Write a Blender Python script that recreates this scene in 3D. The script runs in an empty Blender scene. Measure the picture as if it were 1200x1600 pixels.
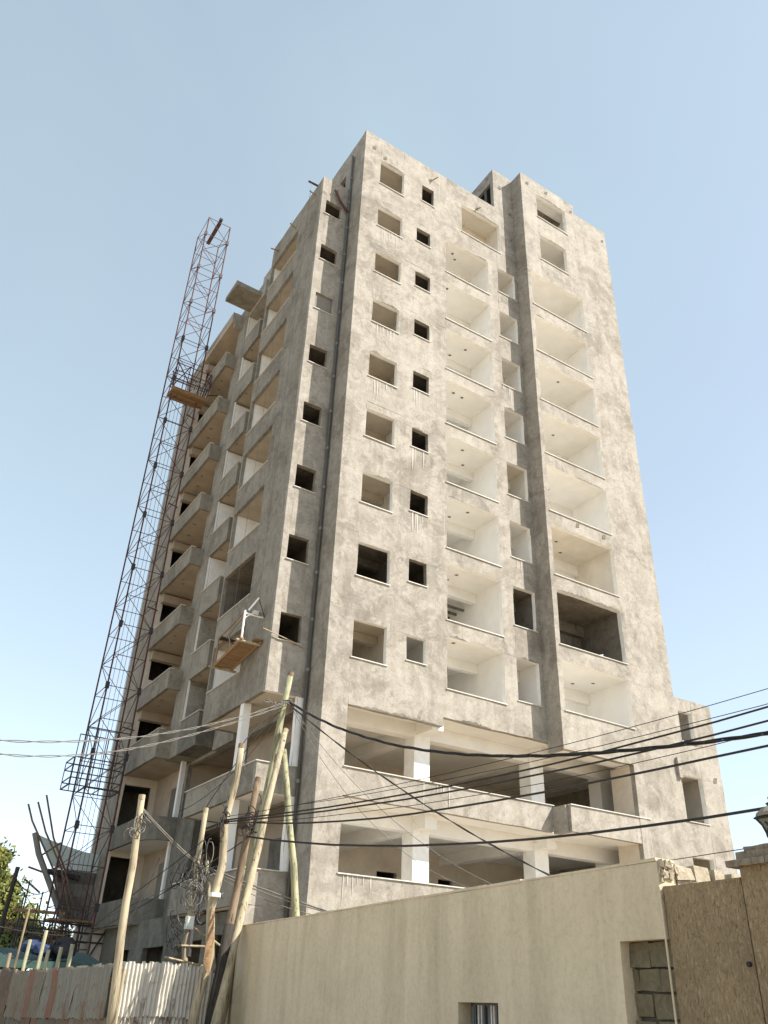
import bpy, bmesh, math, random
from mathutils import Vector, Matrix
random.seed(7)
sc = bpy.context.scene
COL = sc.collection
# ------------------------------------------------------------------ camera
yaw, pit, rol = 0.550046, 0.541779, 0.0427828
fw = Vector((math.sin(yaw)*math.cos(pit), math.cos(yaw)*math.cos(pit), math.sin(pit)))
r0 = Vector((math.cos(yaw), -math.sin(yaw), 0)); u0 = r0.cross(fw)
rt = r0*math.cos(rol) + u0*math.sin(rol); up = u0*math.cos(rol) - r0*math.sin(rol)
cd = bpy.data.cameras.new('camera'); cam = bpy.data.objects.new('camera', cd); COL.objects.link(cam)
M = Matrix((rt, up, -fw)).transposed().to_4x4(); M.translation = (-12.7396, -24.2583, 1.6); cam.matrix_world = M
cd.sensor_fit = 'VERTICAL'; cd.sensor_height = 36; cd.sensor_width = 27; cd.lens = 28.856
cd.clip_start = .1; cd.clip_end = 3000
sc.camera = cam
# ------------------------------------------------------------------ sky, sun, exposure
SUN = Vector((.88, -1, 1.2)).normalized()
w = bpy.data.worlds.new('World'); sc.world = w; w.use_nodes = True
nt = w.node_tree; bg = nt.nodes['Background']
sky = nt.nodes.new('ShaderNodeTexSky'); sky.sky_type = 'NISHITA'; sky.sun_disc = False
sky.sun_elevation = math.asin(SUN.z); sky.sun_rotation = math.atan2(SUN.x, SUN.y)
sky.air_density = 1.0; sky.dust_density = 3.2; sky.ozone_density = 1.3; sky.altitude = 2300
hs = nt.nodes.new('ShaderNodeHueSaturation'); hs.inputs['Saturation'].default_value = .62
hz = nt.nodes.new('ShaderNodeMix'); hz.data_type = 'RGBA'; hz.inputs[7].default_value = (2.15, 2.85, 3.0, 1)   # pale dust veil, faintly uneven
hc = nt.nodes.new('ShaderNodeTexCoord'); hn = nt.nodes.new('ShaderNodeTexNoise'); hn.inputs['Scale'].default_value = 1.6; hn.inputs['Detail'].default_value = 4; hn.inputs['Distortion'].default_value = .6
hm_ = nt.nodes.new('ShaderNodeMapRange'); hm_.inputs[1].default_value = .3; hm_.inputs[2].default_value = .7; hm_.inputs[3].default_value = .28; hm_.inputs[4].default_value = .48
nt.links.new(hc.outputs['Generated'], hn.inputs['Vector']); nt.links.new(hn.outputs[0], hm_.inputs[0]); nt.links.new(hm_.outputs[0], hz.inputs[0])
nt.links.new(sky.outputs[0], hs.inputs['Color']); nt.links.new(hs.outputs[0], hz.inputs[6]); nt.links.new(hz.outputs[2], bg.inputs[0])
bg.inputs[1].default_value = .128
sl = bpy.data.lights.new('sun', 'SUN'); sl.energy = 3.7; sl.angle = math.radians(.5); sl.color = (1, .945, .865)
so = bpy.data.objects.new('sun', sl); COL.objects.link(so); so.location = (30, -40, 60)
so.rotation_euler = (-SUN).to_track_quat('-Z', 'Y').to_euler()
sc.view_settings.view_transform = 'Standard'; sc.view_settings.look = 'None'
sc.view_settings.exposure = 1.3; sc.view_settings.gamma = 1
sc.render.engine = 'CYCLES'
sc.cycles.max_bounces = 12; sc.cycles.diffuse_bounces = 8; sc.cycles.glossy_bounces = 2
# ------------------------------------------------------------------ materials
def new_mat(name, rough=.9):
    m = bpy.data.materials.new(name); m.use_nodes = True
    b = m.node_tree.nodes['Principled BSDF']; b.inputs['Roughness'].default_value = rough
    b.inputs['Specular IOR Level'].default_value = .25
    return m, m.node_tree, b
def ramp(t, stops):
    r = t.nodes.new('ShaderNodeValToRGB'); e = r.color_ramp.elements
    while len(e) < len(stops): e.new(.5)
    for i, (p, c) in enumerate(stops): e[i].position = p; e[i].color = (*c, 1) if len(c) == 3 else c
    return r
def noise(t, co, scale, detail=6, rough=.6, dist=0, stretch=None):
    n = t.nodes.new('ShaderNodeTexNoise'); n.inputs['Scale'].default_value = scale
    n.inputs['Detail'].default_value = detail; n.inputs['Roughness'].default_value = rough; n.inputs['Distortion'].default_value = dist
    if stretch:
        mp = t.nodes.new('ShaderNodeMapping'); mp.inputs['Scale'].default_value = stretch
        t.links.new(co, mp.inputs[0]); co = mp.outputs[0]
    t.links.new(co, n.inputs['Vector']); return n
def mix(t, a, b, fac, mode='MIX'):
    x = t.nodes.new('ShaderNodeMix'); x.data_type = 'RGBA'; x.blend_type = mode
    if isinstance(fac, float): x.inputs[0].default_value = fac
    else: t.links.new(fac, x.inputs[0])
    for s, i in ((a, 6), (b, 7)):
        if isinstance(s, tuple): x.inputs[i].default_value = (*s, 1)
        else: t.links.new(s, x.inputs[i])
    return x.outputs[2]
def bump(t, b, h, strength=.4, dist=.02):
    n = t.nodes.new('ShaderNodeBump'); n.inputs['Strength'].default_value = strength; n.inputs['Distance'].default_value = dist
    t.links.new(h, n.inputs['Height']); t.links.new(n.outputs[0], b.inputs['Normal'])
def plaster(name, dark, mid, light, patch=.45, streak=.35, bstr=.5, drip=0.0, seed=0, blotch=1.0):
    m, t, b = new_mat(name, .92)
    tc = t.nodes.new('ShaderNodeTexCoord'); mp = t.nodes.new('ShaderNodeMapping'); mp.inputs['Location'].default_value = (seed*7.3, seed*3.1, seed*5.7)
    t.links.new(tc.outputs['Object'], mp.inputs[0]); co = mp.outputs[0]
    n1 = noise(t, co, patch, 9, .62, .9)
    c = ramp(t, [(.30, dark), (.45, mid), (.60, light)]); t.links.new(n1.outputs[0], c.inputs[0])
    n2 = noise(t, co, 2.2, 7, .7, 1.4)
    c2 = ramp(t, [(.33, (.78, .76, .735)), (.45, (1, 1, 1)), (.60, (1.0, 1.0, 1.0)), (.72, (1.16, 1.15, 1.12))]); t.links.new(n2.outputs[0], c2.inputs[0])
    col = mix(t, c.outputs[0], c2.outputs[0], .75*blotch, 'MULTIPLY')
    n3 = noise(t, co, 1.0, 5, .6, .3, (2.6, 2.6, .22))
    c3 = ramp(t, [(.36, (.62, .60, .57)), (.56, (1, 1, 1))]); t.links.new(n3.outputs[0], c3.inputs[0])
    col = mix(t, col, c3.outputs[0], streak, 'MULTIPLY')
    n6 = noise(t, co, .8, 3, .5, 2.6)                           # trowel rings round the patches
    c6 = ramp(t, [(.465, (1, 1, 1)), (.487, (.80, .78, .75)), (.505, (1.06, 1.06, 1.05))]); t.links.new(n6.outputs[0], c6.inputs[0])
    col = mix(t, col, c6.outputs[0], .45*blotch, 'MULTIPLY')
    if blotch >= 1:                                             # plaster bays: patches with their own tone and crooked edges
        wob = noise(t, co, 1.4, 5, .65); wm = t.nodes.new('ShaderNodeVectorMath'); wm.operation = 'SCALE'; wm.inputs[3].default_value = .9
        t.links.new(wob.outputs['Color'], wm.inputs[0]); wa = t.nodes.new('ShaderNodeVectorMath'); t.links.new(co, wa.inputs[0]); t.links.new(wm.outputs[0], wa.inputs[1])
        vo = t.nodes.new('ShaderNodeTexVoronoi'); vo.inputs['Scale'].default_value = .62; t.links.new(wa.outputs[0], vo.inputs['Vector'])
        sp = t.nodes.new('ShaderNodeSeparateColor'); t.links.new(vo.outputs['Color'], sp.inputs[0])
        cv = ramp(t, [(.0, (.86, .855, .85)), (.5, (1, .99, .975)), (1.0, (1.07, 1.065, 1.05))]); t.links.new(sp.outputs[0], cv.inputs[0]); col = mix(t, col, cv.outputs[0], .8, 'MULTIPLY')
    if blotch >= 1:                                             # lime-pale smears with torn edges
        n9 = noise(t, co, .95, 10, .72, 1.3); c9 = ramp(t, [(.47, (0, 0, 0)), (.545, (1, 1, 1))]); t.links.new(n9.outputs[0], c9.inputs[0])
        na = noise(t, co, 4.5, 6, .7, .5); ca = ramp(t, [(.38, (0, 0, 0)), (.6, (1, 1, 1))]); t.links.new(na.outputs[0], ca.inputs[0])
        f9 = mix(t, c9.outputs[0], ca.outputs[0], .75, 'MULTIPLY'); f9 = mix(t, (0, 0, 0), f9, .62)
        col = mix(t, col, tuple(min(1, x*1.2) for x in light), f9)
        nb = noise(t, co, 3.2, 9, .75, 1.0); cb = ramp(t, [(.36, (.62, .60, .56)), (.47, (1, 1, 1))]); t.links.new(nb.outputs[0], cb.inputs[0]); col = mix(t, col, cb.outputs[0], .58, 'MULTIPLY')
    n5 = noise(t, co, 14, 8, .8)
    c5 = ramp(t, [(.3, (.78, .77, .75)), (.5, (1, 1, 1)), (.75, (1.1, 1.1, 1.08))]); t.links.new(n5.outputs[0], c5.inputs[0])
    col = mix(t, col, c5.outputs[0], .85, 'MULTIPLY')
    if drip:
        n7 = noise(t, co, 1.0, 2, .4, 0, (9, 9, .18)); c7 = ramp(t, [(.66, (0, 0, 0)), (.70, (1, 1, 1))]); t.links.new(n7.outputs[0], c7.inputs[0])
        n8 = noise(t, co, .3, 2, .5); c8 = ramp(t, [(.55, (0, 0, 0)), (.62, (1, 1, 1))]); t.links.new(n8.outputs[0], c8.inputs[0])
        f = mix(t, c7.outputs[0], c8.outputs[0], 1.0, 'MULTIPLY'); f = mix(t, (0, 0, 0), f, drip)
        col = mix(t, col, (.42, .395, .34), f)
    t.links.new(col, b.inputs['Base Color'])
    n4 = noise(t, co, 9, 8, .75); bump(t, b, n4.outputs[0], bstr, .03)
    return m
def plain(name, c, var=.2, rough=.85, scale=6, bs=.2, metal=0, stretch=None):
    m, t, b = new_mat(name, rough); b.inputs['Metallic'].default_value = metal
    co = t.nodes.new('ShaderNodeTexCoord').outputs['Object']
    n = noise(t, co, scale, 6, .65, 0, stretch)
    r = ramp(t, [(.3, tuple(x*(1-var) for x in c)), (.7, tuple(min(1, x*(1+var)) for x in c))]); t.links.new(n.outputs[0], r.inputs[0])
    t.links.new(r.outputs[0], b.inputs['Base Color'])
    if bs: bump(t, b, n.outputs[0], bs, .01)
    return m
MT = {}
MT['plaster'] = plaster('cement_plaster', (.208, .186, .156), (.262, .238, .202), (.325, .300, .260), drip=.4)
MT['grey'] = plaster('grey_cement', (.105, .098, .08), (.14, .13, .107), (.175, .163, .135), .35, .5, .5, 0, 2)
MT['flank'] = plaster('shaded_cement_plaster', (.160, .143, .115), (.205, .184, .150), (.255, .232, .190), drip=.4, seed=6)  # darker copy of the plaster, the left side's shade put into its colour
MT['raw'] = plaster('raw_concrete', (.10, .09, .075), (.15, .135, .11), (.19, .17, .14), .6, .4, .4, 0, 3)
MT['paint'] = plain('cream_paint', (.76, .74, .695), .06, .8, 1.3, .03)
MT['paint2'] = plain('whiter_paint', (.79, .775, .735), .06, .8, .9, .03)
MT['paint3'] = plain('dusty_paint', (.66, .62, .545), .14, .85, .8, .08)
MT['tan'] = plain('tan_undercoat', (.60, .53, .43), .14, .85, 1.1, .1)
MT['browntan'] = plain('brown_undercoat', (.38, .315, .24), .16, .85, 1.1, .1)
MT['white'] = plain('white_paint', (.80, .78, .73), .10, .75, 2.5, .03)
MT['marble'] = plain('pale_stone_sill', (.52, .50, .45), .14, .6, 8, .05)
MT['limewash'] = plain('lime_run', (.40, .375, .325), .1, .9, 5, 0)
MT['board'] = plain('grey_board', (.20, .185, .16), .15, .8, 2, .1)
MT['beige'] = plaster('beige_render', (.49, .412, .285), (.55, .465, .325), (.59, .50, .355), .55, .38, .3, 0, 4, .22)
MT['pipe'] = plain('grey_pvc_pipe', (.085, .09, .088), .1, .5, 5, 0)
MT['rust'] = plain('rusty_red_steel', (.095, .042, .038), .45, .75, 7, .2)
MT['steel'] = plain('dark_steel', (.05, .045, .045), .3, .6, 8, .1)
MT['greysteel'] = plain('pale_steel', (.55, .52, .47), .2, .55, 8, .1)
MT['plank'] = plain('weathered_plank', (.27, .17, .09), .35, .85, 3, .3, 0, (1, 12, 12))
def wood(name, c, seed):
    m, t, b = new_mat(name, .9); tc = t.nodes.new('ShaderNodeTexCoord'); co = tc.outputs['Object']
    n1 = noise(t, co, 1, 6, .65, .5, (10, 10, .7)); r1 = ramp(t, [(.3, tuple(x*.6 for x in c)), (.52, c), (.72, tuple(x*1.25 for x in c))]); t.links.new(n1.outputs[0], r1.inputs[0])
    n2 = noise(t, co, 1, 3, .5, .8, (26, 26, 1.1)); r2 = ramp(t, [(.33, (.22, .2, .18)), (.40, (1, 1, 1))]); t.links.new(n2.outputs[0], r2.inputs[0])
    n3 = noise(t, co, 1.0, 5, .6, .4); r3 = ramp(t, [(.3, (.55, .53, .5)), (.55, (1, 1, 1))]); t.links.new(n3.outputs[0], r3.inputs[0])
    col = mix(t, r1.outputs[0], r2.outputs[0], .85, 'MULTIPLY'); col = mix(t, col, r3.outputs[0], .8, 'MULTIPLY')
    vo = t.nodes.new('ShaderNodeTexVoronoi'); vo.inputs['Scale'].default_value = 2.3; t.links.new(co, vo.inputs['Vector']); r4 = ramp(t, [(.05, (.25, .2, .15)), (.10, (1, 1, 1))]); t.links.new(vo.outputs['Distance'], r4.inputs[0])
    t.links.new(mix(t, col, r4.outputs[0], .9, 'MULTIPLY'), b.inputs['Base Color']); bump(t, b, mix(t, r2.outputs[0], n1.outputs['Color'], .4), .7, .012); return m
MT['pole'] = wood('yellowed_pole_wood', (.38, .32, .215), 1)
MT['polegreen'] = wood('greenish_pole_wood', (.32, .305, .19), 2)
MT['polebrown'] = wood('brown_pole_wood', (.22, .16, .105), 3)
MT['poledark'] = wood('dark_pole_wood', (.05, .042, .034), 4)
MT['wire'] = plain('black_cable', (.025, .023, .022), .2, .55, 3, 0)
MT['wirelight'] = plain('sun_bleached_cable', (.15, .14, .12), .25, .6, 3, 0)
MT['meter'] = plain('white_box', (.6, .6, .54), .06, .5, 4, 0)
MT['leaf'] = plain('dark_leaves', (.075, .095, .022), .5, .7, 1.2, 0)
MT['leafy'] = plain('yellow_green_leaves', (.14, .145, .03), .45, .7, 1.2, 0)
MT['leafred'] = plain('reddish_leaves', (.15, .085, .04), .45, .7, 1.2, 0)
MT['bark'] = plain('bark', (.13, .10, .07), .3, .9, 6, .5)
MT['tarp'] = plain('pale_tarp', (.62, .66, .63), .1, .6, 2, .2)
tb = MT['tarp'].node_tree; tr_ = tb.nodes.new('ShaderNodeBsdfTranslucent'); tr_.inputs[0].default_value = (.72, .76, .73, 1); ms = tb.nodes.new('ShaderNodeMixShader'); ms.inputs[0].default_value = .55
tb.links.new(tb.nodes['Principled BSDF'].outputs[0], ms.inputs[1]); tb.links.new(tr_.outputs[0], ms.inputs[2]); tb.links.new(ms.outputs[0], tb.nodes['Material Output'].inputs[0])
MT['bluecloth'] = plain('blue_cloth', (.03, .045, .10), .3, .8, 5, .3)
MT['darkcloth'] = plain('dark_cloth', (.035, .032, .035), .3, .8, 5, .3)
MT['shedroof'] = plain('green_sheet_metal', (.035, .07, .06), .3, .6, 3, .1)
MT['lanternmetal'] = plain('dark_green_lantern_metal', (.025, .035, .03), .25, .45, 9, .2)
MT['copper'] = plain('weathered_lantern_cap', (.20, .175, .13), .3, .5, 9, .2)
m, t, b = new_mat('lantern_glass', .3); b.inputs['Base Color'].default_value = (.20, .21, .17, 1); b.inputs['Transmission Weight'].default_value = .3; MT['glass'] = m
MT['coping'] = plain('old_concrete_coping', (.20, .165, .12), .35, .9, 12, .6)
# corrugated sheet finishes: rust and dirt in big blotches over each base colour
def sheet(name, c, rustiness, rough=.6, metal=.0):
    m, t, b = new_mat(name, rough); b.inputs['Metallic'].default_value = metal
    co = t.nodes.new('ShaderNodeTexCoord').outputs['Object']
    n = noise(t, co, 2.3, 7, .7, .6); r = ramp(t, [(.62-rustiness*.35, (0, 0, 0)), (.74-rustiness*.3, (1, 1, 1))]); t.links.new(n.outputs[0], r.inputs[0])
    n2 = noise(t, co, 1, 5, .6, 0, (14, 14, .8)); r2 = ramp(t, [(.3, tuple(x*.72 for x in c)), (.7, c)]); t.links.new(n2.outputs[0], r2.inputs[0])
    t.links.new(mix(t, r2.outputs[0], (.17, .115, .08), r.outputs[0]), b.inputs['Base Color'])
    n4 = noise(t, co, 30, 3, .6); bump(t, b, n4.outputs[0], .15, .004)
    return m
MT['zinc'] = sheet('pale_zinc_sheet', (.62, .58, .50), .25)
MT['zincdull'] = sheet('dull_grey_sheet', (.25, .243, .205), .35)
MT['sheetgreen'] = sheet('faded_green_sheet', (.15, .175, .145), .35)
MT['sheetrust'] = sheet('rusty_sheet', (.14, .11, .085), .45)
MT['sheetorange'] = sheet('orange_red_sheet', (.24, .14, .10), .35)
MT['sheetbeige'] = sheet('beige_sheet', (.225, .20, .152), .35)
# stone blocks and broken masonry
def stone(name, a, c, seed=0):
    m, t, b = new_mat(name, .95); co = t.nodes.new('ShaderNodeTexCoord').outputs['Object']
    n = noise(t, co, 7, 8, .75, .5); r = ramp(t, [(.32, a), (.68, c)]); t.links.new(n.outputs[0], r.inputs[0])
    t.links.new(r.outputs[0], b.inputs['Base Color']); n2 = noise(t, co, 26, 6, .8); bump(t, b, n2.outputs[0], .8, .02); return m
MT['block'] = stone('grey_hollow_block', (.10, .085, .052), (.205, .172, .108))
MT['rubble'] = stone('pale_rubble', (.26, .21, .14), (.52, .46, .35))
MT['mortar'] = stone('mortar', (.12, .11, .085), (.20, .18, .14))
# scratched brown render: vertical ragged grooves
m, t, b = new_mat('scratched_brown_render', .95); co = t.nodes.new('ShaderNodeTexCoord').outputs['Object']
n = noise(t, co, 1, 8, .78, 1.0, (46, 46, 16)); n2 = noise(t, co, 1.3, 5, .6)
r = ramp(t, [(.36, (.115, .078, .04)), (.46, (.31, .236, .14)), (.75, (.36, .28, .172))]); t.links.new(n.outputs[0], r.inputs[0])
r2 = ramp(t, [(.3, (.78, .76, .74)), (.65, (1.05, 1.02, 1))]); t.links.new(n2.outputs[0], r2.inputs[0])
t.links.new(mix(t, r.outputs[0], r2.outputs[0], 1.0, 'MULTIPLY'), b.inputs['Base Color'])
r3 = ramp(t, [(.38, (0, 0, 0)), (.56, (1, 1, 1))]); t.links.new(n.outputs[0], r3.inputs[0]); bump(t, b, r3.outputs[0], .7, .010)
MT['brown'] = m
m, t, b = new_mat('dusty_ground', 1); co = t.nodes.new('ShaderNodeTexCoord').outputs['Object']
n = noise(t, co, .25, 9, .65); r = ramp(t, [(.3, (.33, .26, .18)), (.7, (.46, .375, .27))]); t.links.new(n.outputs[0], r.inputs[0]); t.links.new(r.outputs[0], b.inputs['Base Color'])
n2 = noise(t, co, 6, 8, .8); bump(t, b, n2.outputs[0], .6, .05); MT['ground'] = m
# ------------------------------------------------------------------ mesh helpers
class MB:
    def __init__(s): s.v = []; s.f = []; s.mi = []
    def quad(s, a, b, c, d, mi=0):
        n = len(s.v); s.v += [tuple(a), tuple(b), tuple(c), tuple(d)]; s.f.append((n, n+1, n+2, n+3)); s.mi.append(mi)
    def box(s, x0, x1, y0, y1, z0, z1, j=0, mi=0):
        n = len(s.v)
        for z in (z0, z1):
            for x, y in ((x0, y0), (x1, y0), (x1, y1), (x0, y1)):
                s.v.append((x+random.uniform(-j, j), y+random.uniform(-j, j), z+random.uniform(-j, j)))
        for q in ((3, 2, 1, 0), (4, 5, 6, 7), (0, 1, 5, 4), (1, 2, 6, 5), (2, 3, 7, 6), (3, 0, 4, 7)):
            s.f.append(tuple(n+i for i in q)); s.mi.append(mi)
        return s
    def prism(s, poly, z0, z1, mi=0):          # poly: list of (x, y)
        n = len(s.v); k = len(poly)
        s.v += [(x, y, z0) for x, y in poly] + [(x, y, z1) for x, y in poly]
        s.f.append(tuple(range(n+k-1, n-1, -1))); s.f.append(tuple(range(n+k, n+2*k))); s.mi += [mi, mi]
        for i in range(k):
            j = (i+1) % k; s.f.append((n+i, n+j, n+k+j, n+k+i)); s.mi.append(mi)
        return s
    def tube(s, pts, r, sides=6, r2=None, wob=0):
        pts = [Vector(p) for p in pts]; n0 = len(s.v); N = len(pts)
        ref = None
        for i, p in enumerate(pts):
            d = (pts[min(i+1, N-1)] - pts[max(i-1, 0)]).normalized()
            if ref is None: ref = d.orthogonal().normalized()
            ref = (ref - d*ref.dot(d)); ref = ref.normalized() if ref.length > 1e-6 else d.orthogonal().normalized()
            o = d.cross(ref); rr = r if r2 is None else r + (r2-r)*i/(N-1)
            for k in range(sides):
                a = 2*math.pi*k/sides; q = rr*(1+random.uniform(-wob, wob))
                s.v.append(tuple(p + ref*(math.cos(a)*q) + o*(math.sin(a)*q)))
        for i in range(N-1):
            for k in range(sides):
                a = n0+i*sides+k; b_ = n0+i*sides+(k+1) % sides
                s.f.append((a, b_, b_+sides, a+sides)); s.mi.append(0)
        s.f.append(tuple(n0+sides-1-k for k in range(sides))); s.f.append(tuple(n0+(N-1)*sides+k for k in range(sides))); s.mi += [0, 0]
        return s
    def lathe(s, c, prof, sides=8, rot=0):      # prof: list of (radius, z)
        n0 = len(s.v); N = len(prof)
        for rr, z in prof:
            for k in range(sides):
                a = 2*math.pi*k/sides+rot; s.v.append((c[0]+rr*math.cos(a), c[1]+rr*math.sin(a), c[2]+z))
        for i in range(N-1):
            for k in range(sides):
                a = n0+i*sides+k; b_ = n0+i*sides+(k+1) % sides
                s.f.append((a, b_, b_+sides, a+sides)); s.mi.append(0)
        s.f.append(tuple(n0+sides-1-k for k in range(sides))); s.f.append(tuple(n0+(N-1)*sides+k for k in range(sides))); s.mi += [0, 0]
        return s
    def mesh(s, name, mats, smooth=False):
        me = bpy.data.meshes.new(name); me.from_pydata(s.v, [], s.f)
        for m in (mats if isinstance(mats, (list, tuple)) else [mats]): me.materials.append(MT[m] if isinstance(m, str) else m)
        if len(me.materials) > 1: me.polygons.foreach_set('material_index', s.mi)
        if smooth: me.polygons.foreach_set('use_smooth', [True]*len(s.f))
        me.update(); return me
    def build(s, name, mats, parent=None, smooth=False, loc=None):
        return link(name, s.mesh(name, mats, smooth), parent, loc)
def link(name, me, parent=None, loc=None):
    o = bpy.data.objects.new(name, me); COL.objects.link(o)
    if parent: o.parent = parent
    if loc: o.location = loc
    return o
def tag(o, label, cat, group=None, kind=None):
    if label: o['label'] = label
    if cat: o['category'] = cat
    if group: o['group'] = group
    if kind: o['kind'] = kind
    return o
def thing(name, label, cat, loc=(0, 0, 0), group=None):
    o = bpy.data.objects.new(name, None); o.empty_display_size = .3; COL.objects.link(o); o.location = loc
    return tag(o, label, cat, group)
def hsh(a, b, c=0):
    x = math.sin(a*127.1+b*311.7+c*74.7)*43758.5453; return x-math.floor(x)
def panel(axis, c, u0, u1, v0, v1, holes, t=.2, jit=.02):
    """Wall sheet of thickness t with openings. axis 'Y': face on y=c (u=x, body towards +y); axis 'X': face on x=c (u=y, body towards +x).
    holes: (u0,u1,v0,v1,material index of the reveals)."""
    us = sorted({u0, u1, *[x for h in holes for x in h[:2] if u0 < x < u1]}); vs = sorted({v0, v1, *[x for h in holes for x in h[2:4] if v0 < x < v1]})
    def dense(a):
        o = []
        for p, q in zip(a, a[1:]):
            k = max(1, int((q-p)/.75)); o += [p+(q-p)*i/k for i in range(k)]
        return o+[a[-1]]
    us, vs = dense(us), dense(vs); nu, nv = len(us)-1, len(vs)-1
    def hole(i, k):
        if i < 0 or k < 0 or i >= nu or k >= nv: return -1
        a, b_ = (us[i]+us[i+1])/2, (vs[k]+vs[k+1])/2
        for h in holes:
            if h[0] < a < h[1] and h[2] < b_ < h[3]: return h[4]
        return None
    mb = MB(); idx = {}
    def P(i, k, d):
        if (i, k, d) not in idx:
            u, v = us[i], vs[k]; ju = (hsh(u, v, c)-.5)*2*jit; jv = (hsh(v, u, c+9)-.5)*2*jit; jd = (hsh(u+3, v, c)-.5)*jit if d == 0 else 0
            if i in (0, nu): ju = 0
            p = (u+ju, c+d*t+jd, v+jv) if axis == 'Y' else (c+d*t+jd, u+ju, v+jv)
            idx[(i, k, d)] = len(mb.v); mb.v.append(p)
        return idx[(i, k, d)]
    def F(q, mi): mb.f.append(q if axis == 'Y' else q[::-1]); mb.mi.append(mi)
    for i in range(nu):
        for k in range(nv):
            if hole(i, k) is not None: continue
            F((P(i, k, 0), P(i+1, k, 0), P(i+1, k+1, 0), P(i, k+1, 0)), 0)
            F((P(i, k, 1), P(i, k+1, 1), P(i+1, k+1, 1), P(i+1, k, 1)), 0)
            for di, dk, e in ((-1, 0, ((i, k), (i, k+1))), (1, 0, ((i+1, k+1), (i+1, k))), (0, -1, ((i+1, k), (i, k))), (0, 1, ((i, k+1), (i+1, k+1)))):
                h = hole(i+di, k+dk)
                if h is not None:
                    a, b_ = e; F((P(*a, 0), P(*b_, 0), P(*b_, 1), P(*a, 1)), max(h, 0))
    return mb
def room(axis, c, u0, u1, z0, z1, d, g=.03):
    """Open-fronted room shell behind an opening: floor, ceiling, two sides, back (faces inwards)."""
    a, b_, lo, hi = u0-g, u1+g, z0, z1+g*.5; mb = MB()
    def p(u, dd, z): return (u, c+dd, z) if axis == 'Y' else (c+dd, u, z)
    mb.quad(p(a, 0, lo), p(b_, 0, lo), p(b_, d, lo), p(a, d, lo)); mb.quad(p(a, 0, hi), p(a, d, hi), p(b_, d, hi), p(b_, 0, hi), 1)
    mb.quad(p(a, 0, lo), p(a, d, lo), p(a, d, hi), p(a, 0, hi)); mb.quad(p(b_, 0, lo), p(b_, 0, hi), p(b_, d, hi), p(b_, d, lo))
    mb.quad(p(a, d, lo), p(b_, d, lo), p(b_, d, hi), p(a, d, hi))
    return mb
# ------------------------------------------------------------------ ground
g = MB(); g.quad((-900, -900, 0), (900, -900, 0), (900, 900, 0), (-900, 900, 0))
tag(g.build('ground', 'ground'), 'dusty pale ground', None, None, 'structure')
# ------------------------------------------------------------------ the unfinished tower
B = thing('apartment_tower', 'tall unfinished grey concrete apartment tower with empty window openings and open loggias', 'building')
L = [13.87+3.265*k for k in range(10)]                                  # window head heights, storey by storey
S = [12.0, 14.84, 18.1, 21.38, 24.62, 27.88, 31.15, 34.48]              # loggia sill heights
SM = {}
def sill(axis, c, u0, u1, z, parent):
    """Pale stone sill strip; the same length shares one mesh."""
    ln = round(u1-u0, 2); key = (axis, ln)
    if key not in SM:
        mb = MB()
        if axis == 'Y': mb.box(-.05, ln+.05, -.055, .19, -.012, .02, .003)
        else: mb.box(-.055, .19, -.05, ln+.05, -.012, .02, .003)
        SM[key] = mb.mesh('sill', 'marble')
    o = link('sill', SM[key], parent, (u0, c, z) if axis == 'Y' else (c, u0, z)); a_ = (hsh(z, u0)-.5)*.012; o.rotation_euler = (0, a_, 0) if axis == 'Y' else (a_, 0, 0)
def opening(name, axis, c, u0, u1, z0, z1, d, mat, t=.2, ru0=None, ru1=None, rz0=None, rz1=None, label=None, has_sill=True, ceil=None):
    ru0 = u0 if ru0 is None else ru0; ru1 = u1 if ru1 is None else ru1; rz0 = z0 if rz0 is None else rz0; rz1 = z1 if rz1 is None else rz1
    if mat == 'paint': q_ = hsh(round(z0), u0, 4); mat = 'paint2' if q_ < .3 else 'paint3' if q_ > .72 else 'paint'
    o = room(axis, c+t, ru0, ru1, rz0, rz1, d).build(name, [mat, ceil or mat], B)
    if label: o['label'] = label
    if has_sill: sill(axis, c, u0, u1, z0, o)
    return o
holes = []
# --- main front (y = 0): columns of openings
A_, B_, C_, D_ = (1.03, 2.50), (3.39, 4.27), (5.29, 8.17), (8.83, 10.05)
for k in range(9):
    top = L[k]-.1 if k < 8 else 40.25; z0 = top-1.5 if k < 8 else 38.38
    holes.append((*A_, z0, top, 1)); dk = k == 1
    o = opening('window_opening', 'Y', 0, *A_, z0, top, 4.2, 'raw' if dk else 'paint', ru0=.55, ru1=3.05, rz0=z0-.95, rz1=top+.28, label='bare unpainted room behind its opening' if dk else None, ceil='raw' if dk else 'tan')
    MB().box(.55, 3.05, 1.6, 1.85, top-.05, top+.28, .005).build('ceiling_beam', 'raw' if dk else 'tan', o)
    top = L[k]-.12 if k < 8 else 40.25; z0 = top-1.05 if k < 8 else 38.9; q = B_ if k < 8 else (3.70, 4.48)
    holes.append((*q, z0, top, 1 if k == 0 else 0))
    opening('window_opening', 'Y', 0, *q, z0, top, 3.2, 'paint' if k == 0 else 'raw', ru0=3.2, ru1=4.8, rz0=z0-1.3, rz1=top+.3)
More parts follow.
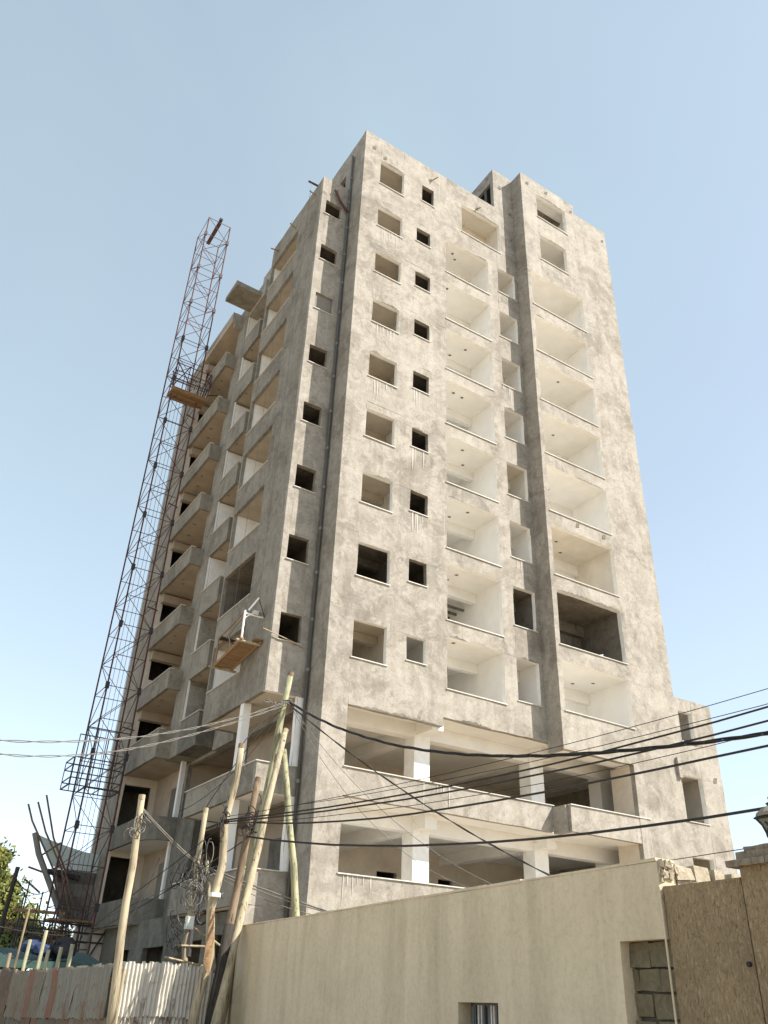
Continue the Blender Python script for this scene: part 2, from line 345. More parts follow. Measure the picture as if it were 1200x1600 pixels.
for k in range(8):
    top = L[k]+.29; z0 = S[k]; holes.append((*C_, z0, top, 1))
    o = opening('loggia', 'Y', 0, *C_, z0, top, 6.2, 'paint', rz0=z0-.42, rz1=top)
    mb = MB()
    mb.box(C_[0]-.02, C_[1]+.02, 1.75, 2.0, top-.42, top+.01, .004).build('ceiling_beam', 'paint', o)
    if k == 7:
        mb = MB().box(C_[0]-.02, C_[1]-.7, 2.0, 2.15, z0, top-.42).build('wall', 'raw', o)
    if k == 1:
        for q in range(3): MB().box(C_[0], C_[1], 2.6+q*.55, 2.68+q*.55, top-.5, top-.4).build('formwork_batten', 'raw', o)
    top = L[k]+.26; z0 = top-1.86; holes.append((*D_, z0, top, 1)); dk = k == 1
    o = opening('window_opening', 'Y', 0, *D_, z0, top, 3.6, 'raw' if dk else 'paint', ru0=8.6, ru1=10.09, rz0=z0-.9, rz1=top+.05, label='bare unpainted room behind its opening' if dk else None)
    MB().box(8.58, 10.1, 1.3, 1.5, top-.45, top+.04, .004).build('ceiling_beam', 'raw' if dk else 'paint', o)
    MB().box(9.2, 10.05, 2.6, 2.7, z0-.9, top-.7).build('wall', 'raw', o)
holes.append((6.38, 9.12, 38.27, 40.6, 1))
o = opening('loggia', 'Y', 0, 6.38, 9.12, 38.27, 40.6, 5, 'paint3', rz0=37.6, rz1=40.65)
MB().box(6.3, 9.2, 1.2, 1.45, 40.15, 40.66, .004).build('ceiling_beam', 'tan', o)
void = [(0, 8.82, 42.05, 45.6, 0), (1.0, 5.1, 8.42, 10.54, 2), (5.1, 10.26, 8.42, 10.87, 2), (1.0, 10.26, 5.12, 7.48, 2)]
panel('Y', 0, 0, 10.26, 0, 45.5, holes+void).build('wall', ['plaster', 'white', 'plaster'], B)
# --- right block (y = -.88) with the low wing
h = []; E_ = (10.52, 14.45)
for k in range(8):
    top = L[k]+.27; h.append((*E_, S[k], top, 1)); dk = k == 1
    o = opening('loggia', 'Y', -.88, *E_, S[k], top, 2.9, 'raw' if dk else 'paint', t=.22, rz0=S[k]-.42, rz1=top, label='bare grey unpainted loggia' if dk else None)
    mt = 'raw' if dk else 'paint'
    MB().box(E_[0]-.02, E_[1]+.02, 1.5, 1.75, top-.5, top+.01, .004).build('ceiling_beam', mt, o)
    MB().box(E_[0]-.02, E_[0]+1.9, 1.95, 2.05, S[k]-.4, top-.5).build('doorway', 'raw', o)
    MB().box(E_[0]+1.9, E_[1]+.02, 1.75, 2.05, S[k]-.4, top-.5).build('wall', mt, o)
for q in ((11.42, 13.5, 38.5, 40.62), (11.43, 13.8, 42.13, 44.2)):
    h.append((*q, 1)); o = opening('window_opening', 'Y', -.88, *q, 3.8, 'paint', t=.22, ru0=11.1, ru1=14.2, rz0=q[2]-.9, rz1=q[3]+.1)
    MB().box(11.1, 14.2, 1.2, 1.4, q[3]-.35, q[3]+.1, .004).build('ceiling_beam', 'paint', o)
for q in ((17.4, 18.35, 12.02, 13.42), (16.95, 18.34, 8.63, 10.56), (16.95, 18.28, 5.5, 7.28)):
    h.append((*q, 1)); opening('window_opening', 'Y', -.88, *q, 3.5, 'paint', t=.22, ru0=q[0]-.3, ru1=q[1]+.5, rz0=q[2]-.8, rz1=q[3]+.1)
h += [(14.6, 19.8, 44.62, 45.5, 0), (17.27, 19.8, 14.02, 45.5, 0), (10.2, 14.1, -1, 10.45, 0)]
panel('Y', -.88, 10.26, 19.7, 0, 45.35, h, .22).build('wall', ['plaster', 'white'], B)
MB().box(10.262, 10.45, -.66, 0, 10.45, 45.35, .004).build('wall', 'plaster', B)
MB().box(10.45, 14.1, -.66, 0, 10.46, 10.62).build('soffit', 'paint', B)
MB().box(14.1, 14.3, -.66, .4, 0, 10.45).build('wall', 'tan', B); MB().box(14.7, 15.4, 1.6, 2.3, 4.3, 10.9).build('column', 'paint', B)
MB().box(17.1, 17.27, -.66, 10, 0, 44.6).build('wall', 'plaster', B)
MB().box(19.5, 19.7, -.66, 9, 0, 14).build('wall', 'plaster', B)
MB().box(17.27, 19.5, -.6, 9, 13.7, 13.9).build('roof', 'raw', B)
MB().box(16.75, 16.95, -1.02, -.882, 10.35, 11.2, .01).build('wall_block', 'plaster', B)
# --- podium front: columns, beams, slabs
for z in (8.0, 4.7):
    for x in (4.66, 10.36): MB().box(x, x+.7, 1.22, 1.9, z-.6, z+2.55, .006).build('column', 'white', B)
for z, zc in ((10.87, 11.05), (7.48, 7.62)):
    MB().box(.98, 17.1, .2, 1.5, z, zc).build('floor_slab', 'paint', B); MB().box(.98, 17.1, 1.5, 8.2, z, zc).build('floor_slab', 'paint', B)
    MB().box(1.0, 17.1, 1.3, 1.75, z-.52, z, .004).build('ceiling_beam', 'paint', B)
    for x in (4.75, 10.45): MB().box(x, x+.5, .2 if z > 10 and x < 5 else .6, 8, z-.45, z-.002, .004).build('ceiling_beam', 'paint', B)
MB().box(1.0, 17.1, .2, 8.2, 4.2, 4.35).build('floor_slab', 'paint', B)
MB().box(1.0, 17.1, .3, 8.2, 7.625, 7.72).build('floor_slab', 'tan', B)
mb = panel('Y', 7.6, 1.0, 17.1, 4.3, 10.9, [(3.0, 5.0, 4.4, 6.6, 0), (7.2, 8.2, 4.4, 6.5, 0), (10.4, 11.2, 4.4, 6.5, 0)], .2); mb.build('wall', 'tan', B)
for q in ((3.0, 5.0, 4.4, 6.6), (7.2, 8.2, 4.4, 6.5), (10.4, 11.2, 4.4, 6.5)): room('Y', 7.8, q[0]-.5, q[1]+.5, 4.3, 6.9, 4).build('doorway', 'raw', B)
MB().box(.82, .985, .2, 7.6, 4.3, 10.87).build('wall', 'paint', B)
for z, u1 in ((8.42, 9.27), (5.12, 9.25)): sill('Y', 0, 1.02, 1.02+u1, z, B)
# balcony of the right block
bp = thing('balcony', None, None); bp.parent = B
MB().box(10.40, 14.7, -.86, -.7, 7.42, 8.38, .006).build('parapet', 'plaster', bp); MB().box(10.262, 10.58, -.7, -.003, 7.42, 8.38, .004).build('parapet', 'plaster', bp)
MB().box(10.58, 14.1, -.7, .3, 7.44, 7.6).build('floor_slab', 'paint', bp); sill('Y', -.86, 10.42, 14.7, 8.38, bp)
# --- penthouse (stair head), main roof
panel('X', 8.822, .2, 5.0, 42.0, 45.5, [(.28, 1.75, 42.2, 44.45, 0)], .18).build('wall', 'plaster', B)
room('X', 9.0, .2, 2.2, 41.95, 44.8, 1.2).build('doorway', 'raw', B); MB().tube([(8.92, .8, 42), (8.92, .8, 44.5)], .09, 8).build('roof_pipe', 'pipe', B)
MB().box(8.83, 10.45, .2, 5.0, 45.2, 45.45).build('roof', 'raw', B); MB().box(8.83, 10.3, 4.8, 5.0, 42, 45.4).build('wall', 'plaster', B)
MB().box(10.26, 17.2, 0, 10, 44.2, 44.5).build('roof', 'raw', B); MB().box(.2, 10.26, .2, 12.7, 41.3, 41.5).build('roof', 'raw', B)
MB().box(0.2, 17.2, 12.7, 12.9, 0, 41.9).build('wall', 'plaster', B)
# --- left flank of the main block (x = 0)
hh = [(1.95, 2.55, 38.85, 40.35, 0), (1.6, 12.5, 8.0, 10.6, 0), (1.6, 12.5, 4.7, 7.4, 0)]
panel('X', 0, .2, 12.7, 0, 42.0, hh, .2).build('wall', 'plaster', B)
room('X', .2, 1.7, 2.8, 38.5, 40.6, 1.5).build('window_opening', 'raw', B)
# --- stepped bay on the left: front face y = 1.27, side face x = -1.6
h = []
for k in range(8):
    q = (-1.33, -.45, L[k]-1.1+(.05 if k > 2 else 0), L[k]-.01)
    h.append((*q, 0)); o = opening('window_opening', 'Y', 1.27, *q, 2.2, 'raw', ru0=-1.36, ru1=-.2, rz0=q[2]-1, rz1=q[3]+.2)
    if k == 5: MB().box(q[0], q[1], 1.38, 1.42, q[2]+.03, q[3], .004).build('haze_panel', 'board', o)  # added grey panel, standing in for haze over this one opening
h += [(-1.28, -.32, 8.42, 10.85, 1), (-1.6, -1.28, 8.42, 10.85, 1), (-1.28, -.32, 5.14, 7.48, 1), (-1.6, -1.28, 5.14, 7.48, 1)]
panel('Y', 1.27, -1.6, 0, 4.1, 38.38, h).build('wall', ['plaster', 'white'], B)
MB().box(-.318, -.02, 1.262, 1.268, 8.45, 10.84).build('paint_coat', 'white', B); MB().box(-.318, -.02, 1.262, 1.268, 5.16, 7.46).build('paint_coat', 'white', B)
sill('Y', 1.27, -1.6, -.32, 8.42, B); sill('Y', 1.27, -1.6, -.32, 5.14, B)
SB = [12.2, 15.42, 18.63, 21.86, 25.13, 28.38, 31.74, 35.05]
h = []
for k in range(8):
    q = (3.82, 6.98, SB[k], L[k]+.2+(.05 if k < 7 else -.1)); h.append((*q, 1)); dk = k == 1
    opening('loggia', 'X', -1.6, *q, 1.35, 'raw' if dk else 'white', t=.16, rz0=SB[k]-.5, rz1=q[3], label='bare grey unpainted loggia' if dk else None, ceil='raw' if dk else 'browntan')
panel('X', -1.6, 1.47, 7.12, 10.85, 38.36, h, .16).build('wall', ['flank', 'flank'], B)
MB().box(-1.44, 0, 7.04, 7.12, 10.85, 38.3).build('wall', 'plaster', B)
MB().box(-1.44, 0, 1.47, 7.0, 10.88, 11.0).build('soffit', 'tan', B)
MB().box(-1.55, 0, 1.4, 7.1, 38.0, 38.2).build('roof', 'raw', B)
# podium balconies under the bay
for zt, zb in ((8.42, 7.47), (5.14, 4.1)):
    p = thing('balcony', None, None); p.parent = B
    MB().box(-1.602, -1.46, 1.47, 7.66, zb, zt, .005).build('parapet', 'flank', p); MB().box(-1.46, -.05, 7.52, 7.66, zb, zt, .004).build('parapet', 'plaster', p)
    MB().box(-1.46, 0, 1.47, 7.52, zb+.02, zb+.2).build('floor_slab', 'paint', p); sill('X', -1.602, 1.3, 7.66, zt, p)
for z0, z1 in ((7.6, 10.86), (4.2, 7.48)):
    for x, y, q in ((-1.56, 3.1, .3), (-.40, 12.25, .2)): MB().box(x, x+q, y, y+q, z0, z1, .005).build('column', 'paint', B)
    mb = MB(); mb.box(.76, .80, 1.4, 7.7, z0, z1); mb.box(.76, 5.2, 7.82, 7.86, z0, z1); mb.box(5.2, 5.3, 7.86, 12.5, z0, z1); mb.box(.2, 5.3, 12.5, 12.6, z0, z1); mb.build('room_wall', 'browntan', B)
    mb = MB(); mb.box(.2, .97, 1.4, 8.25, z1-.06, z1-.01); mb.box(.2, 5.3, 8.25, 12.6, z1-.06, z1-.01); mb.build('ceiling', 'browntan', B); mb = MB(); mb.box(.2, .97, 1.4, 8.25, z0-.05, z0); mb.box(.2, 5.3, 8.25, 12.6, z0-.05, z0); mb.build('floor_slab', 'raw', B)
    MB().box(.71, .758, 2.6, 4.6, z0, z1-.9).build('doorway', 'raw', B)
# --- recessed flank behind the bay: narrow balconies at x = -1, pier, wide balconies at x = -1.65
MB().box(-.2, -.02, 7.12, 9.3, 10.6, 38.2).build('wall', 'plaster', B); MB().box(-.2, -.02, 7.12, 9.3, 7.45, 7.95).build('ceiling_beam', 'plaster', B)
MB().box(.12, .3, 9.3, 12.6, 10.7, 38.2).build('wall', 'browntan', B); MB().box(.12, .3, 12.6, 17.0, 0, 38.2).build('wall', 'browntan', B)
MB().box(-1.0, .12, 11.5, 12.88, 10.72, 38.3, .006).build('pier', 'flank', B)
MB().box(-.98, -.88, 11.485, 11.499, 10.8, 37).build('paint_coat', 'white', B)
for k in range(8):
    zt = SB[k]; zb = zt-1.27 if k else 10.72
    p = thing('balcony', None, None); p.parent = B
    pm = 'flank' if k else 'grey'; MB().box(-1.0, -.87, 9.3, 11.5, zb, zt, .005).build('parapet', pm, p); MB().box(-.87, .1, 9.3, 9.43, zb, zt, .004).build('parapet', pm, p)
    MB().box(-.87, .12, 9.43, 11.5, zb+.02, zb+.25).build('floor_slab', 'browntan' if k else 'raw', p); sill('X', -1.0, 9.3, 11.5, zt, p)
    MB().box(-.86, .1, 11.46, 11.498, zb+.3, zb+3.2).build('jamb', 'white' if k > 1 else 'plaster', p)
    MB().box(.06, .118, 9.9, 11.0, zb+.25, zb+2.6).build('doorway', 'raw', p)
for k in range(8):
    zt = S[k]+.0; zb = zt-.95 if k else 10.72
    p = thing('balcony', None, None); p.parent = B
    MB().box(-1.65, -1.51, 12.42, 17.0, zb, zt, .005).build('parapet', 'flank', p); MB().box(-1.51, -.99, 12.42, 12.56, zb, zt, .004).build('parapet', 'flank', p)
    mb = MB(); mb.box(-1.51, .12, 12.9, 17.0, zb+.01, zb+.25); mb.box(-1.51, -1.0, 12.56, 12.9, zb+.01, zb+.25); mb.build('floor_slab', 'browntan', p); sill('X', -1.65, 12.42, 17.0, zt, p)
    MB().box(-1.45, .12, 16.6, 16.98, zb+2.75, zb+3.2).build('ceiling_beam', 'browntan', p)
MB().box(-1.65, .12, 12.42, 17, 36.95, 37.3).build('roof', 'browntan', B)
MB().box(-1.5, .12, 12.57, 17, 37.3, 37.5).build('roof', 'raw', B); MB().box(-1.66, -1.5, 12.42, 17, 37.3, 37.75, .01).build('parapet', 'plaster', B); MB().box(-1.5, -.2, 12.395, 12.56, 36.6, 37.75).build('parapet', 'plaster', B)
MB().box(-1.0, .1, 9.3, 12.4, 37.0, 38.3, .01).build('parapet', 'plaster', B)
MB().box(-2.62, -.99, 9.75, 11.4, 37.25, 37.6, .02).build('canopy_slab', 'flank', B)
# far end block of the flank
h = []
for k in range(-2, 8):
    zl = (L[k] if k >= 0 else L[0]+3.265*k)+.35; q = (-1.32, -.15, zl-1.85, zl) if k >= 0 else (-1.48, -.12, (4.75, 8.0)[k+2], (7.1, 10.35)[k+2]); h.append((*q, 0))
    opening('window_opening', 'Y', 17.0, *q, 2.4, 'raw', ru0=-1.42, ru1=.1, rz0=q[2]-.3, rz1=q[3]+.2, has_sill=False)
panel('Y', 17.0, -1.65, .3, 0, 37.4, h).build('wall', ['tan', 'tan'], B)
MB().box(-1.652, -1.45, 17.2, 20.0, 0, 37.45, .008).build('wall', 'flank', B); MB().box(-1.653, -1.6, 16.995, 17.2, 0, 37.45).build('wall', 'flank', B)
MB().box(-1.45, 8, 19.8, 20, 0, 37.3).build('wall', 'plaster', B); MB().box(-1.45, 8, 17.2, 19.8, 37.0, 37.2).build('roof', 'raw', B)
MB().box(.3, 8, 12.9, 19.8, 36.9, 37.1).build('roof', 'raw', B)
MB().box(-.32, -.03, 9.8, 12.15, 0, 8.2, .006).build('pier', 'grey', B)
# curved podium balconies at the far corner
def strip(path, t, z0, z1):
    inner = []
    for i, (x, y) in enumerate(path):
        a = Vector(path[max(i-1, 0)]); b_ = Vector(path[min(i+1, len(path)-1)]); d = (b_-a).normalized(); inner.append((x-d.y*t, y+d.x*t))
    mb = MB()
    for i in range(len(path)-1): mb.prism([path[i], path[i+1], inner[i+1], inner[i]], z0, z1)
    return mb
path = [(-1.68, 17.0), (-1.68, 13.6), (-1.6, 13.0), (-1.4, 12.5), (-1.05, 12.15), (-.6, 11.95), (.1, 11.85)]
for zt, zb in ((8.25, 7.3), (5.04, 4.07)):
    p = thing('balcony', None, None); p.parent = B
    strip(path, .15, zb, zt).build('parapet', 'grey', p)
    MB().prism([(x+.1, y+.05) for x, y in path]+[(.12, 17)], zb+.02, zb+.2).build('floor_slab', 'paint', p)
    MB().box(.05, .118, 12.75, 14.5, zb+.2, zb+2.6).build('doorway', 'raw', p)
MB().box(-.86, .11, 11.52, 12.4, 10.77, 10.9).build('soffit', 'raw', B)
# ground floor walls with dark openings
h = [(2.0, 4.4, .6, 3.4, 0), (5.3, 7.4, .6, 3.3, 0), (9.0, 11.3, .6, 3.2, 0), (13.0, 15.0, .6, 3.2, 0)]
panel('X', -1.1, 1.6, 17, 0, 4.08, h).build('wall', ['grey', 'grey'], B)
for q in h: room('X', -.9, q[0]-.3, q[1]+.3, 0.3, 3.8, .8).build('window_opening', 'raw', B)
MB().box(-1.6, 0, 1.27, 1.45, 0, 4.1).build('wall', 'plaster', B); MB().box(-1.1, 0, 7.7, 12, 4.0, 4.2).build('floor_slab', 'grey', B)
# drainpipe in the corner, with clips
dp = MB().tube([(-.1, 1.12, .5), (-.1, 1.12, 40.9), (-.1, 1.2, 41.1)], .06, 8).build('drainpipe', 'pipe', B, True)
cm = MB().tube([(-.1, 1.12, -.06), (-.1, 1.12, .06)], .072, 8).mesh('pipe_clip', 'board')
for i in range(18): link('pipe_clip', cm, dp, (0, 0, 6+i*1.95))
MB().tube([(-.95, 1.1, 37.55), (-.6, 1.1, 36.9), (-.12, 1.1, 36.4)], .07, 7).build('branch_pipe', 'rust', B, True)
# scaffold holes and left-over timber stubs in the plaster
hm = MB().box(-.09, .09, -.02, .05, -.11, .11, .03).mesh('putlog_hole', 'raw')
for x, z, y in ((.55, 40.95, 0), (1.25, 40.6, 0), (4.2, 41.0, 0), (10.75, 44.7, -.88), (12.3, 44.9, -.88), (14.3, 44.55, -.88), (16.9, 43.6, -.88), (9.3, 44.1, 0), (7.5, 40.95, 0), (19.2, 10.6, -.88), (12.2, 21.15, -.88), (13.9, 21.1, -.88), (-.85, 37.75, 1.27), (10.0, 42.2, 0), (9.95, 39.9, 0)): link('putlog_hole', hm, B, (x, y, z))
for a, c in (((4.15, .1, 40.85), (4.5, -.35, 41.1)), ((7.45, .1, 40.95), (7.55, -.3, 40.8)), ((-1.5, 4.2, 37.2), (-2.0, 4.15, 37.35)), ((-1.5, 6.4, 37.6), (-2.05, 6.4, 37.5)), ((-1.5, 2.0, 37.6), (-2.0, 2.0, 37.7))): MB().tube([a, c], .035, 5).build('timber_stub', 'plank', B)
# cracked render and small holes in the ceilings
dm = MB().box(-.07, .07, -.05, .05, -.012, .01, .02).mesh('ceiling_hole', 'raw')
for k in range(8):
    z = L[k]+.29
    for i in range(1+int(hsh(k, 2)*2.2)): link('ceiling_hole', dm, B, (C_[0]+.3+hsh(k, i+11)*1.9, .35+hsh(k, i+21)*1.2, z))
    for i in range(1+int(hsh(k, 5)*2.5)): link('ceiling_hole', dm, B, (10.8+hsh(k, i+31)*3.2, -.4+hsh(k, i+41)*1.6, z-.02))
    link('ceiling_hole', dm, B, (-1.0, 14.6+hsh(k, 7), S[k]-.95)); link('ceiling_hole', dm, B, (-1.2, 13.6+hsh(k, 8), S[k]-.95))
    link('ceiling_hole', dm, B, (-.75, 10.4+hsh(k, 9)*.5, SB[k]-1.25))
# broken plaster over window heads and lime runs under sills
def chip(x0, x1, z, y, seed):
    n = max(4, int((x1-x0)/.09)); mb = MB(); lo = [(x0+(x1-x0)*i/n, z-.012) for i in range(n+1)]; hi_ = [(x0+(x1-x0)*i/n, z+(.02+.11*hsh(i, seed, 3))*math.sin(math.pi*min(1, max(0, (i+.15)/(n+.3))))) for i in range(n+1)]
    for i in range(n): mb.quad((lo[i][0], y, lo[i][1]), (lo[i+1][0], y, lo[i+1][1]), (hi_[i+1][0], y, hi_[i+1][1]), (hi_[i][0], y, hi_[i][1]))
    for i in range(n): mb.quad((lo[i][0], y, lo[i][1]), (hi_[i][0], y, hi_[i][1]), (hi_[i][0], y+.03, hi_[i][1]), (lo[i][0], y+.03, lo[i][1]))
    mb.build('plaster_chip', 'grey', B)
for i, (x0, x1, z, y) in enumerate(((1.2, 2.45, 40.25, 0), (1.1, 1.9, L[7]-.1, 0), (1.5, 2.4, L[5]-.1, 0), (1.1, 1.6, L[4]-.1, 0), (1.6, 2.5, L[2]-.1, 0), (7.0, 9.0, 40.6, 0), (7.4, 8.1, L[7]+.29, 0), (8.9, 9.6, L[4]+.26, 0), (9.0, 10.0, L[0]+.26, 0), (11.6, 13.7, 44.2, -.88), (12.2, 13.3, 40.62, -.88), (10.6, 11.2, L[6]+.27, -.88), (12.4, 14.2, L[3]+.27, -.88), (10.6, 14.4, L[1]+.27, -.88), (3.45, 4.0, L[3]-.12, 0), (5.4, 6.2, L[2]+.29, 0), (1.1, 4.8, 10.54, 0), (5.6, 7.4, 10.87, 0), (5.4, 6.3, L[0]+.29, 0), (3.5, 4.2, L[6]-.12, 0))): chip(x0, x1, z, y-.014, i+2)
def drips(x0, x1, z, y, seed):
    mb = MB(); n = int((x1-x0)/.17)
    for i in range(n):
        if hsh(i, seed) < .35: continue
        x = x0+(x1-x0)*(i+.7*hsh(seed, i))/n; ln = .25+1.05*hsh(i, seed, 5)**1.5; w_ = .010+.018*hsh(i, seed, 8); x2 = x+.02*(hsh(i, 3, seed)-.5)
        mb.quad((x-w_, y, z-ln*.5), (x+w_, y, z-ln*.5), (x+w_*1.3, y, z), (x-w_*1.3, y, z)); mb.quad((x2-w_*.4, y, z-ln), (x2+w_*.4, y, z-ln), (x+w_, y, z-ln*.5), (x-w_, y, z-ln*.5))
    mb.build('lime_run', 'limewash', B)
for k in (4, 5): drips(1.05, 2.5, L[k]-1.615, -.013, k+3)
for k in (2, 3, 4): drips(3.4, 4.3, L[k]-1.185, -.013, k+13)
for k in (2, 5): drips(8.85, 9.5, L[k]-1.615, -.013, k+31)
drips(1.1, 2.4, 5.1, -.013, 41); drips(4, 5.6, 8.4, -.013, 43); drips(1.05, 2.5, L[7]-1.615, -.013, 44)
# a metal frame left lying in the bare loggia
fr = thing('metal_trestle', 'pale metal trestle leaning on the sill of the bare grey loggia', 'trestle', (13.2, -.3, S[1]+.03))
for p in (((-.55, 0, .05), (.45, 0, .42)), ((-.55, .2, .05), (.45, .2, .42)), ((-.4, 0, .1), (-.45, 0, -.35)), ((.05, 0, .28), (.05, 0, -.35)), ((.4, 0, .4), (.62, 0, -.35)), ((.45, 0, .42), (.45, .2, .42)), ((-.1, 0, .2), (-.1, .2, .2)), ((.25, 0, .35), (.25, .2, .35))): MB().tube(p, .025, 5).build('bar', 'greysteel', fr)
# ------------------------------------------------------------------ hoist mast
T = thing('hoist_mast', 'rusty lattice hoist mast rising beside the left flank of the tower, higher than its roof', 'hoist mast', (-2.97, 16.05, 0))
xa, xb, ya, yb = -.78, .78, -1.05, 1.05; H = 47.6; bay = 1.586; nb = int(H/bay)
def steel(name, p, r, par, mat='rust', sides=4): return MB().tube(p, r, sides).build(name, mat, par)
leg = MB().tube([(0, 0, 0), (0, 0, H)], .042, 5).mesh('leg', 'rust')
for x in (xa, xb):
    for y in (ya, yb): link('leg', leg, T, (x, y, 0))
bx = MB().tube([(xa, 0, 0), (xb, 0, 0)], .02, 4).mesh('cross_bar', 'rust'); by = MB().tube([(0, ya, 0), (0, yb, 0)], .02, 4).mesh('cross_bar', 'rust')
dx = [MB().tube([(xa*s, 0, 0), (xb*s, 0, bay)], .019, 4).mesh('brace', 'rust') for s in (1, -1)]; dy = [MB().tube([(0, ya*s, 0), (0, yb*s, bay)], .019, 4).mesh('brace', 'rust') for s in (1, -1)]
gus = MB().box(-.09, .09, -.06, .06, -.16, .16).mesh('joint_plate', 'steel')
for i in range(nb):
    z = i*bay
    for y in (ya, yb): link('cross_bar', bx, T, (0, y, z+bay)); link('brace', dx[i % 2], T, (0, y, z))
    for x in (xa, xb): link('cross_bar', by, T, (x, 0, z+bay)); link('brace', dy[(i+1) % 2], T, (x, 0, z))
    if i % 2 == 0:
        for x in (xa, xb): link('joint_plate', gus, T, (x, ya, z+bay))
for x in (-.25, .0, .2, .4): steel('hoist_cable', [(x, .4, 0), (x, .4, 33)], .012, T, 'steel')
MB().box(-.12, .12, -1.1, 1.1, 47.45, 47.6).build('head_frame', 'rust', T); MB().tube([(-.1, -1.2, 47.7), (.1, -1.2, 47.7)], .14, 10).build('pulley', 'steel', T)
for z in (12.9, 19.4, 25.9, 32.3): steel('wall_tie', [(xb, .6, z), (1.4, .8, z)], .035, T)
# landing platform near the top
P = thing('landing_platform', 'brown timber landing platform with red railings high on the hoist mast', 'platform', (-2.65, 14.9, 32.2))
for i in range(5): MB().box(-1.2+i*.43, -1.2+i*.43+.415, -.5, .6, 0, .05, .006).build('plank', 'plank', P)
for y in (-.42, 0.05, .52): MB().box(-1.22, .97, y-.04, y+.04, -.1, -.002).build('joist', 'plank', P)
for x in (-1.15, -.45, .3, .9):
    for y in (-.45, .55): steel('rail_post', [(x, y, .05), (x+.05, y, 1.9)], .03, P)
for z in (.7, 1.3, 1.85):
    for y in (-.45, .55): steel('rail', [(-1.2, y, z), (.95, y, z)], .026, P)
    for x in (-1.15, .9): steel('rail', [(x, -.45, z), (x, .55, z)], .026, P)
for i in range(9): steel('scaffold_bar', [(-.1+i*.13, -.45, .05), (.15+i*.12, -.3+.1*(i % 3), 1.0+.12*(i % 4))], .02, P, 'greysteel')
for a, c in (((.45, -.5, .1), (.75, -.5, 1.9)), ((.9, -.5, 1.9), (.6, -.5, .1)), ((-1.2, -.5, .1), (-.4, -.5, 1.9)), ((-1.2, -.5, 1.9), (-.4, -.5, .7)), ((.9, -.5, .3), (1.6, -.2, .8))): steel('rail_brace', [a, c], .035, P)
# open lift cage low on the mast
K = thing('lift_cage', 'open steel lift cage hanging low inside the hoist mast', 'lift cage', (-3.3, 15.6, 9.5))
for z in (0, .3, .85, 1.2):
    for y in (-.9, .6): steel('rail', [(-1.25, y, z), (1.0, y, z)], .03, K, 'steel')
    for x in (-1.25, 1.0): steel('rail', [(x, -.9, z), (x, .6, z)], .03, K, 'steel')
for x in (-1.25, -.9, -.45, 0, .45, 1.0):
    for y in (-.9, .6): steel('post', [(x, y, 0), (x, y, 1.2 if x < -1 else 2.6)], .025, K, 'steel')
for y in (-.9, .6): steel('rail', [(-.9, y, 2.6), (1.0, y, 2.6)], .03, K, 'steel')
for i in range(4): steel('floor_bar', [(-1.2+i*.7, -.88, .02), (-1.2+i*.7, .58, .02)], .025, K, 'steel')
# ------------------------------------------------------------------ hanging work cradle at the bay
G = thing('work_cradle', 'timber work cradle hanging on a rope in front of the shaded bay', 'work cradle', (-2.05, 2.1, 12.75))
def cr(x, y, z): return (x, y, z-.13*y)          # the cradle hangs a little tilted
def bar(name, a, c, r, mat): return MB().tube([cr(*a), cr(*c)], r, 5).build(name, mat, G)
bar('side_beam', (-.36, -.15, 0), (-.36, 2.5, 0), .055, 'plank'); bar('side_beam', (.36, -.15, 0), (.36, 2.5, 0), .05, 'plank')
for y in (-.05, 2.35): bar('cross_beam', (-.55, y, -.06), (.55, y, -.06), .05, 'pole')
for i in range(6):
    y = .12+i*.38; mb = MB(); mb.box(-.34, .34, y, y+.33, .0, .04, .012); mb.v = [cr(*v) for v in mb.v]; mb.build('plank', 'plank', G)
mb = MB(); mb.box(.1, .5, -.2, .3, .08, .12, .01); mb.v = [cr(*v) for v in mb.v]; mb.build('plank', 'plank', G)
for y, m in ((.0, 'white'), (2.35, 'plank')):
    bar('post', (-.34, y, 0), (-.34, y, 1.15), .04, m); bar('arm', (-.36, y, 1.05), (.4, y, 1.05), .035, m); bar('strut', (-.34, y, .85), (-.1, y, 1.05), .025, m)
bar('hand_rail', (-.34, 0, 1.1), (-.34, 2.35, 1.1), .03, 'plank'); bar('hand_rail', (-.34, 0.05, .95), (-.34, 1.5, .75), .022, 'plank'); bar('rail_brace', (-.34, 1.3, .75), (-.34, .9, .05), .025, 'plank')
bar('hanger', (-.2, 0, 1.2), (.12, -.05, 1.75), .035, 'white'); bar('hanger', (.12, -.05, 1.75), (.5, 0, 1.0), .02, 'steel')
MB().box(-.02, .16, -.1, .08, 1.06, 1.22).build('winch', 'marble', G); MB().tube([(.16, -.01, 1.15), (.34, -.01, 1.15)], .085, 8).build('winch_drum', 'copper', G)
MB().tube([(.12, -.05, 1.75), (.12, -.05, 25.7)], .010, 4).build('rope', 'wirelight', G); MB().tube([(.1, 2.35, .95), (.25, 2.35, 25.3)], .007, 4).build('rope', 'wirelight', G)
MB().box(-.3, .3, 2.25, 2.45, .82, .9, .03).build('toolbox', 'steel', G)
o = MB().tube([(0, 0, 0), (2.6, 0, .1)], .06, 5).build('outrigger_beam', 'rust', None, False, (-2.1, 2.05, 38.46)); tag(o, 'short steel beam sticking out of the bay roof and carrying the cradle rope', 'beam')
o = MB().tube([(0, 0, 0), (1.7, .05, -.28)], .022, 5).build('timber_rod', 'pole', None, False, (-2.0, 1.15, 12.98)); tag(o, 'thin pale rod tied across the lowest window beside the cradle', 'rod')
